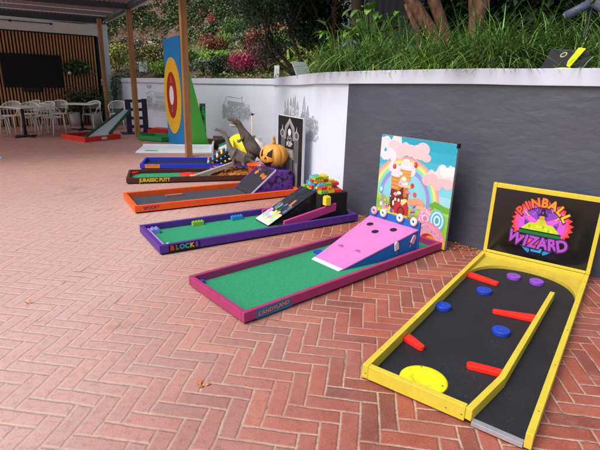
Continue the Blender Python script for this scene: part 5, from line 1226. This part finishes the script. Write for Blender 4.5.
# trees
def branchy(b, p, d, L, r, depth, r_, m, tips, bend=.25):
    pts = [p]; rs = [r]; q = Vector(p); dv = Vector(d).normalized(); K = 4
    for k in range(K):
        dv = (dv + Vector((r_.uniform(-1, 1), r_.uniform(-1, 1), r_.uniform(-.4, .9))) * bend * .35).normalized(); q = q + dv * L / K; pts.append(tuple(q)); rs.append(r * (1 - .5 * (k + 1) / K))
    b.tube(pts, rs, m, 8 if r > .04 else 5)
    if depth == 0: tips.append(tuple(q)); return
    for _ in range(r_.choice([2, 3])):
        nd = (dv + Vector((r_.uniform(-1, 1), r_.uniform(-1, 1), r_.uniform(-.3, .7))) * .75).normalized(); branchy(b, tuple(q), nd, L * .68, r * .5, depth - 1, r_, m, tips, bend)
    tips.append(tuple(q))
def tree(name, lab, x, y, stems, m, lmat, nleaf, lsize, crown, seed, depth=2, sink=.15):
    r_ = random.Random(seed); z = terr(x, y); t = thing(name, lab, 'tree', (x, y, z)); tb = MB(); tips = []
    for (dx, dy, dz), L, r, off in stems:
        branchy(tb, (off[0], off[1], -sink), (dx, dy, dz), L, r, depth, r_, m, tips)
    tb.build('trunk', t); b = MB()
    C_ = [(tp, r_.uniform(.6, 1.2)) for tp in tips]
    def pf():
        (cx_, cy_, cz_), k = r_.choice(C_); v = Vector((r_.gauss(0, 1), r_.gauss(0, 1), r_.gauss(0, 1))).normalized() * (r_.random() ** .4) * k * crown
        return (cx_ + v.x, cy_ + v.y, cz_ + v.z * .75)
    leaves(b, pf, nleaf, lsize, lmat, r_, 2.4); b.build('crown', t); return t
x, y = place(305, 1.6)
tree('multi_stem_tree', 'dark multi stemmed tree spreading over the wall corner', x, y, [((-.75, .1, .8), .95, .05, (0, 0)), ((-.5, -.1, 1), 1.0, .045, (.06, .03)), ((-.25, .2, 1), 1.0, .04, (.1, 0)), ((-1, .0, .62), .95, .04, (-.05, 0)), ((.1, .0, 1), 1.0, .04, (.16, .06))], BARKD, G4, 13000, .075, .42, 4)
x, y = place(240, 4.2)
tree('overhanging_tree', 'dark fine leaved tree whose crown hangs over the top of the slope', x + .5, y, [((-.1, -.3, 1), 1.3, .08, (0, 0)), ((.5, -.3, 1), 1.2, .07, (0, 0))], BARKD, G4, 13000, .09, .7, 14)
# big brown trunks on the right
def limb(t, pts, rad, m=BARK): b = MB(); b.tube(pts, rad, m, 12); b.build('trunk', t)
x, y = place(443, 1.35); z = terr(x, y)
t = thing('leaning_tree', 'tree with two thick brown trunks leaning left above the grass', 'tree', (x, y, z))
limb(t, [(.0, .05, -.3), (-.08, .05, .1), (-.30, .08, .5), (-.62, .1, .9), (-.95, .15, 1.5), (-1.1, .2, 2.4)], [.13, .10, .085, .08, .075, .06])
limb(t, [(.0, .05, -.3), (.02, .02, .12), (-.12, .05, .5), (-.30, .05, .85), (-.5, .0, 1.4), (-.5, .0, 2.4)], [.12, .09, .075, .075, .07, .06])
limb(t, [(-.38, .25, -.3), (-.36, .22, .2), (-.42, .15, .45), (-.62, .15, .8)], [.06, .05, .045, .04])
b = MB(); rt_ = random.Random(77)
leaves(b, lambda: (rt_.gauss(-.6, 1.0), rt_.gauss(.2, .8), 2.75 + abs(rt_.gauss(0, .5))), 6500, .13, G4, rt_, 2.2); b.build('crown', t)  # unseen crown above the view, added to shade the bed and paving
x, y = place(464, 1.3); z = terr(x, y)
t = thing('brown_tree', 'single thick reddish brown trunk flaring upwards right of the leaning trunks', 'tree', (x, y, z))
limb(t, [(0, 0, -.3), (.0, 0, .15), (-.01, 0, .5), (-.01, 0, .85)], [.085, .075, .09, .10]); limb(t, [(-.0, 0, .4), (-.04, 0, .72), (-.12, .0, 1.2), (-.3, .1, 2.4)], [.06, .085, .075, .06]); limb(t, [(-.0, 0, .4), (.03, 0, .72), (.12, .0, 1.2), (.35, .1, 2.4)], [.06, .085, .07, .05])
b = MB(); leaves(b, lambda: (rt_.gauss(.3, .9), rt_.gauss(.2, .8), 2.7 + abs(rt_.gauss(0, .5))), 6500, .13, G4, rt_, 2.2); b.build('crown', t)  # crown lies out of view, put in for its shade
x, y = place(349, 1.9); z = terr(x, y)
t = thing('dark_tree', 'dark straight trunk in front of the corrugated fence', 'tree', (x, y, z)); limb(t, [(0, 0, -.3), (.01, 0, .6), (-.02, 0, 1.4), (.05, 0, 2.8)], [.12, .105, .10, .09], BARKD)
b = MB(); leaves(b, lambda: (rt_.gauss(0, .8), rt_.gauss(0, .7), 2.4 + abs(rt_.gauss(0, .5))), 6000, .12, G4, rt_, 2.2); b.build('crown', t)  # overhead crown out of view, added to keep the bed dark
x, y = place(326, 2.3); z = terr(x, y)
t = thing('slim_tree', 'slim brown trunk left of the dark straight trunk', 'tree', (x, y, z)); limb(t, [(0, 0, -.3), (.01, 0, .8), (.0, 0, 2.6)], [.06, .05, .045])
b = MB(); leaves(b, lambda: (rt_.gauss(-.2, .6), rt_.gauss(0, .6), 1.6 + abs(rt_.gauss(0, .6))), 4500, .10, G4, rt_, 2.2); b.build('crown', t)  # unseen foliage overhead, added to darken the bed below
# dark background shrubs by the fence
for i, (px, d, rx, h, lab) in enumerate([(318, 2.6, .8, 2.3, 'tall dark shrub behind the strap leaved plants'), (492, 2.0, .7, 1.8, 'tall dark shrub right of the single brown trunk'), (528, 2.0, .8, 1.9, 'tall dark shrub left of the tall double spotlight'), (568, 1.9, .8, 1.9, 'tall dark shrub behind the tall double spotlight'), (612, 1.8, .8, 1.9, 'tall dark shrub at the right edge of the photo'), (428, 2.6, .6, 1.6, 'dark shrub behind the leaning brown trunks'), (457, 2.4, .6, 1.6, 'dark shrub between the leaning trunks and the single trunk'), (290, 3.4, .9, 2.2, 'tall dark shrub behind the multi stemmed tree')]):
    shrub('dark_shrub', lab, 'shrub', px, d, rx, h, 2600, .14, G4, 2.0, seed=40 + i)
# corrugated fence along the back of the near bed
FN = mat('fence_grey', '#6a6d77', rough=.5, var=.08, bump=.05); t = thing('corrugated_fence', 'grey corrugated metal fence behind the grass and trunks', 'fence')
fp = [p for p in offs(NW, 3.1)]; b = MB(); pts = []
f0 = [(.75, 10.9), (1.2, 9.9), (1.9, 8.9), (3.0, 7.9), (4.2, 7.0), (6.0, 5.9), (8.5, 4.6)]
for (xa, ya), (xb, yb) in zip(f0[:-1], f0[1:]):
    L = math.hypot(xb - xa, yb - ya); nx, ny = -(yb - ya) / L, (xb - xa) / L; K = int(L / .04)
    for k in range(K): f = k / K; q = .012 * (1 if (k // 2) % 2 else -1); pts.append((xa + (xb - xa) * f + nx * q, ya + (yb - ya) * f + ny * q))
vs = []
for x, y in pts: vs += [(x, y, 1.3), (x, y, 5.0)]
b.add(vs, [(2 * i, 2 * i + 2, 2 * i + 3, 2 * i + 1) for i in range(len(pts) - 1)], FN); b.build('metal_sheet', t)

# hanging vine, signs, spotlights
x, y = -6.02, 15.65
t = thing('trailing_vine', 'green vine trailing down the white wall beside the rightmost chair', 'plant', (x, y, 0)); b = MB(); rv = random.Random(3)
d_ = Vector((-.64, -.77, 0))
for k in range(5):
    p0 = Vector((rv.uniform(-.12, .12), 0, 0)) + d_ * .12; b.tube([tuple(p0 - d_ * .3 + Vector((0, 0, 1.46))), tuple(p0 + Vector((0, 0, 1.47))), tuple(p0 + Vector((.02, 0, 1.1))), tuple(p0 + Vector((0, 0, .62 + .07 * k)))], .006, BARKD, 4)
leaves(b, lambda: (lambda z_: (rv.gauss(0, .03 + .07 * (z_ - .5)) + d_.x * .14, rv.gauss(0, .03) + d_.y * .14, z_))(rv.uniform(.55, 1.52)), 620, .075, lm('vine_leaf', '#50704a'), rv, 1.5); b.build('foliage', t)
def plate(name, lab, px, d, w_, h, tilt, z0, m, rz_=0):
    x, y = place(px, d); z = terr(x, y); t = thing(name, lab, 'sign', (x, y, z), rz_); M = Matrix.Translation((0, 0, z0)) @ Matrix.Rotation(radians(tilt), 4, 'X')
    b = MB(); b.box((-w_ / 2, -.01, 0), (w_ / 2, .01, h), m, M); b.build('plate', t, .003); b = MB(); b.tube([(0, .03, -.1), (0, .03, z0 + .05)], .012, BLK, 6); b.build('stake', t)
    D = Decal(M @ plane_M((0, -.0105, 0), (1, 0, 0), (0, 0, 1)))
    for k in range(4): D.poly([(-w_ * .35, h * (.3 + .13 * k)), (w_ * .3, h * (.3 + .13 * k)), (w_ * .3, h * (.33 + .13 * k)), (-w_ * .35, h * (.33 + .13 * k))], '#8f969c')
    D.build('lettering', t)
PLW = mat('plaque_white', '#c9cdd0', rough=.5); PLG = mat('plaque_grey', '#8f9a9e', rough=.35)
plate('garden_sign', 'small upright white sign left of the strap leaved plants', 272, .25, .12, .27, -6, .03, PLW, -8); plate('garden_plaque', 'larger grey plaque leaning back beside the strap leaved plant', 300, .22, .26, .3, -38, .02, PLG, 32); plate('garden_sign', 'white square sign behind the second timber post', 139, .5, .26, .3, -5, .1, PLW, 10)
x, y = place(147.5, 4.3); t = thing('white_marker', 'tiny white marker post high on the bark slope', 'marker', (x, y, terr(x, y))); b = MB(); b.box((-.03, -.02, 0), (.03, .02, .3), PLW); b.box((-.1, -.03, .301), (.08, .03, .36), PLW); b.build('marker_body', t)
LB = mat('light_black', '#1c1f26', rough=.4); LB2 = mat('light_slate', '#4a4f66', rough=.45)
def spot(lab, x, y, z0, h, s_, tw, mm):
    t = thing('spotlight', lab, 'garden light', (x, y, z0), tw); b = MB(); b.tube([(0, 0, -.2), (0, 0, h)], .011 * s_, LB, 8); b.build('stake', t)
    for sg in (-1, 1):
        b = MB(); a0 = Vector((.02 * sg * s_, 0, h)); dr = Vector((sg * .8, -.25, -.48)).normalized()
        b.tube([tuple(a0), tuple(a0 + dr * .17 * s_)], .034 * s_, mm, 16); b.tube([tuple(a0 + dr * .1701 * s_), tuple(a0 + dr * .178 * s_)], .026 * s_, mat('lens_grey', '#70747c', rough=.2), 14); b.build('lamp_head', t)
x, y = place(345, .55); spot('small double headed garden spotlight left of the broad leaved plant', x, y, terr(x, y), .42, .8, 20, LB2)
x, y = place(571, .33); spot('tall double headed black spotlight above the yellow edged case', x, y, terr(x, y), .60, 1.2, -35, LB2)
x, y = place(208, .9); t = thing('path_light', 'small dark mushroom shaped garden light among the shrubs', 'garden light', (x, y, terr(x, y))); b = MB(); b.tube([(0, 0, -.1), (0, 0, .42)], .012, LB, 6); b.build('stake', t); b = MB(); b.lathe([(.02, .42), (.10, .44), (.02, .50)], LB, 14); b.build('shade', t)
# black case with yellow edge standing on the cap
x, y = 2.27, 4.42; t = thing('equipment_case', 'black wedge shaped case with bright yellow edge standing on the wall cap', 'case', (2.30, 4.31, 1.785), -36); t.scale = (.76, .8, .84)
KB = mat('case_black', '#24262e', rough=.55, bump=.3, bscale=120); HV = paint('hi_vis_yellow', '#d3e81c')
b = MB(); b.prism([(-.27, 0), (.02, 0), (.12, .185), (-.19, .195)], -.11, -.0, KB, Matrix(((1, 0, 0, 0), (0, 0, -1, -.1), (0, 1, 0, 0), (0, 0, 0, 1)))); b.prism([(.03, 0), (.19, 0), (.23, .12), (.18, .18), (.13, .185)], -.10, -.0, KB, Matrix(((1, 0, 0, 0), (0, 0, -1, -.1), (0, 1, 0, 0), (0, 0, 0, 1)))); b.build('case_body', t, .008)
M = Matrix(((1, 0, 0, 0), (0, 0, -1, -.116), (0, 1, 0, 0), (0, 0, 0, 1))); b = MB()
b.prism([(.005, .03), (.04, .015), (.06, .045), (.165, .195), (.09, .205), (.01, .075)], .0, .03, HV, M); b.prism([(-.17, .0), (.05, .0), (.055, .014), (-.05, .014)], .0, .025, HV, M); b.build('yellow_strap', t, .003)
D = Decal(plane_M((-.05, -.1005, .14), (1, 0, 0), (0, 0, 1)) @ Matrix.Translation((0, 0, .0))); D.ell(0, 0, .038, .022, '#c9c99a', 18, rot=25); D.ell(0, 0, .026, .013, '#3a3a34', 16, rot=25)
D.build('oval_badge', t)
# red blossom seen at the very top
x, y = place(208, 5.4); t = thing('red_blossom', 'small cluster of red blossom at the top of the ivy bank', 'flower', (x, y, terr(x, y) + .9)); b = MB(); leaves(b, lambda: (rv.gauss(0, .09), rv.gauss(0, .05), rv.gauss(.0, .07)), 60, .08, lm('blossom_red', '#c8283c'), rv, 1.4); b.tube([(0, 0, -.9), (0, .05, -.4), (0, 0, 0)], .012, BARKD, 5); b.build('blossom_branch', t)
# planter and pots at the slat wall
sx, sy = cos(BD), sin(BD)
def wallp(s_, off): return (SW[0] - sx * s_ + sy * off, SW[1] - sy * s_ - cos(BD) * off)
x, y = wallp(.72, .22); t = thing('hanging_planter', 'bushy green hanging planter with a small white globe on the slat wall', 'planter', (x, y, 1.62)); b = MB(); leaves(b, lambda: (rv.gauss(0, .2), rv.gauss(0, .09), rv.gauss(.1, .1)), 900, .10, lm('planter_leaf', '#3c5a34'), rv, 1.8); b.build('foliage', t)
b = MB(); b.lathe([(.06, -.12), (.13, .02), (.14, .05), (.0001, .04)], BLK, 14); b.tube([(0, 0, .05), (.05, .12, .35)], .006, BLK, 5); b.build('bowl', t); b = MB(); b.ball((-.17, -.12, -.06), .055, mat('globe_white', '#c9cac6', rough=.4), 14); b.build('globe', t)
POT = mat('pot_pale', '#a9aba8', rough=.6)
for i, (s_, off, lab) in enumerate([(.35, .45, 'leafy dark pot plant at the right end of the slat wall'), (.95, .4, 'second leafy pot plant along the slat wall, left of the first')]):
    x, y = wallp(s_, off); t = thing('potted_plant', lab, 'pot plant', (x, y, 0)); b = MB(); b.lathe([(.15, 0), (.2, .42), (.18, .42), (.17, .38), (.0001, .38)], POT, 18); b.build('pot', t); b = MB(); leaves(b, lambda: (rv.gauss(0, .22), rv.gauss(0, .18), rv.uniform(.4, 1.05)), 480, .14, lm('pot_leaf', '#334a2e'), rv, 2.6)
    for k in range(6): b.tube([(0, 0, .38), (rv.gauss(0, .1), rv.gauss(0, .1), .8), (rv.gauss(0, .2), rv.gauss(0, .2), 1.2)], .008, BARKD, 4)
    b.build('foliage', t)
# loose litter caught along the wall base and under the boards
lt_ = MB(); rl = random.Random(31); LT = lm('litter_dry', '#a3743f', .5)
def lt_pt():
    i = rl.randrange(len(NW) - 20) + 8; a_, b_ = NW[i], NW[i + 1]; f = rl.random(); t_ = Vector((b_[0] - a_[0], b_[1] - a_[1])).normalized(); o_ = .02 + abs(rl.gauss(0, .09))
    return (a_[0] + (b_[0] - a_[0]) * f + t_.y * o_, a_[1] + (b_[1] - a_[1]) * f - t_.x * o_, .014)
leaves(lt_, lt_pt, 320, .042, LT, rl, 1.8, tilt=.1)
props(lt_.build('leaf_scatter'), 'scatter of small dry leaves along the foot of the charcoal wall', 'fallen leaves', None, 'stuff')
# fallen leaves on the paving
FL = lm('fallen_leaf', '#b5702c', .4); 
for i, (x, y, lab) in enumerate([(-.53, 2.16, 'dry orange leaf on the bricks in front of the magenta board'), (-1.97, 3.05, 'tiny orange leaf on the pale bricks at left'), (1.62, 4.35, 'dry brown leaves on the bricks at the foot of the charcoal wall'), (.62, 5.0, 'small orange ball of leaf between violet and magenta boards')]):
    t = MB(); leaves(t, lambda: (rv.gauss(0, .015), rv.gauss(0, .015), .006), 3, .04, FL, rv, 1.6); o = t.build('fallen_leaf'); o.location = (x, y, 0); props(o, lab, 'leaf')
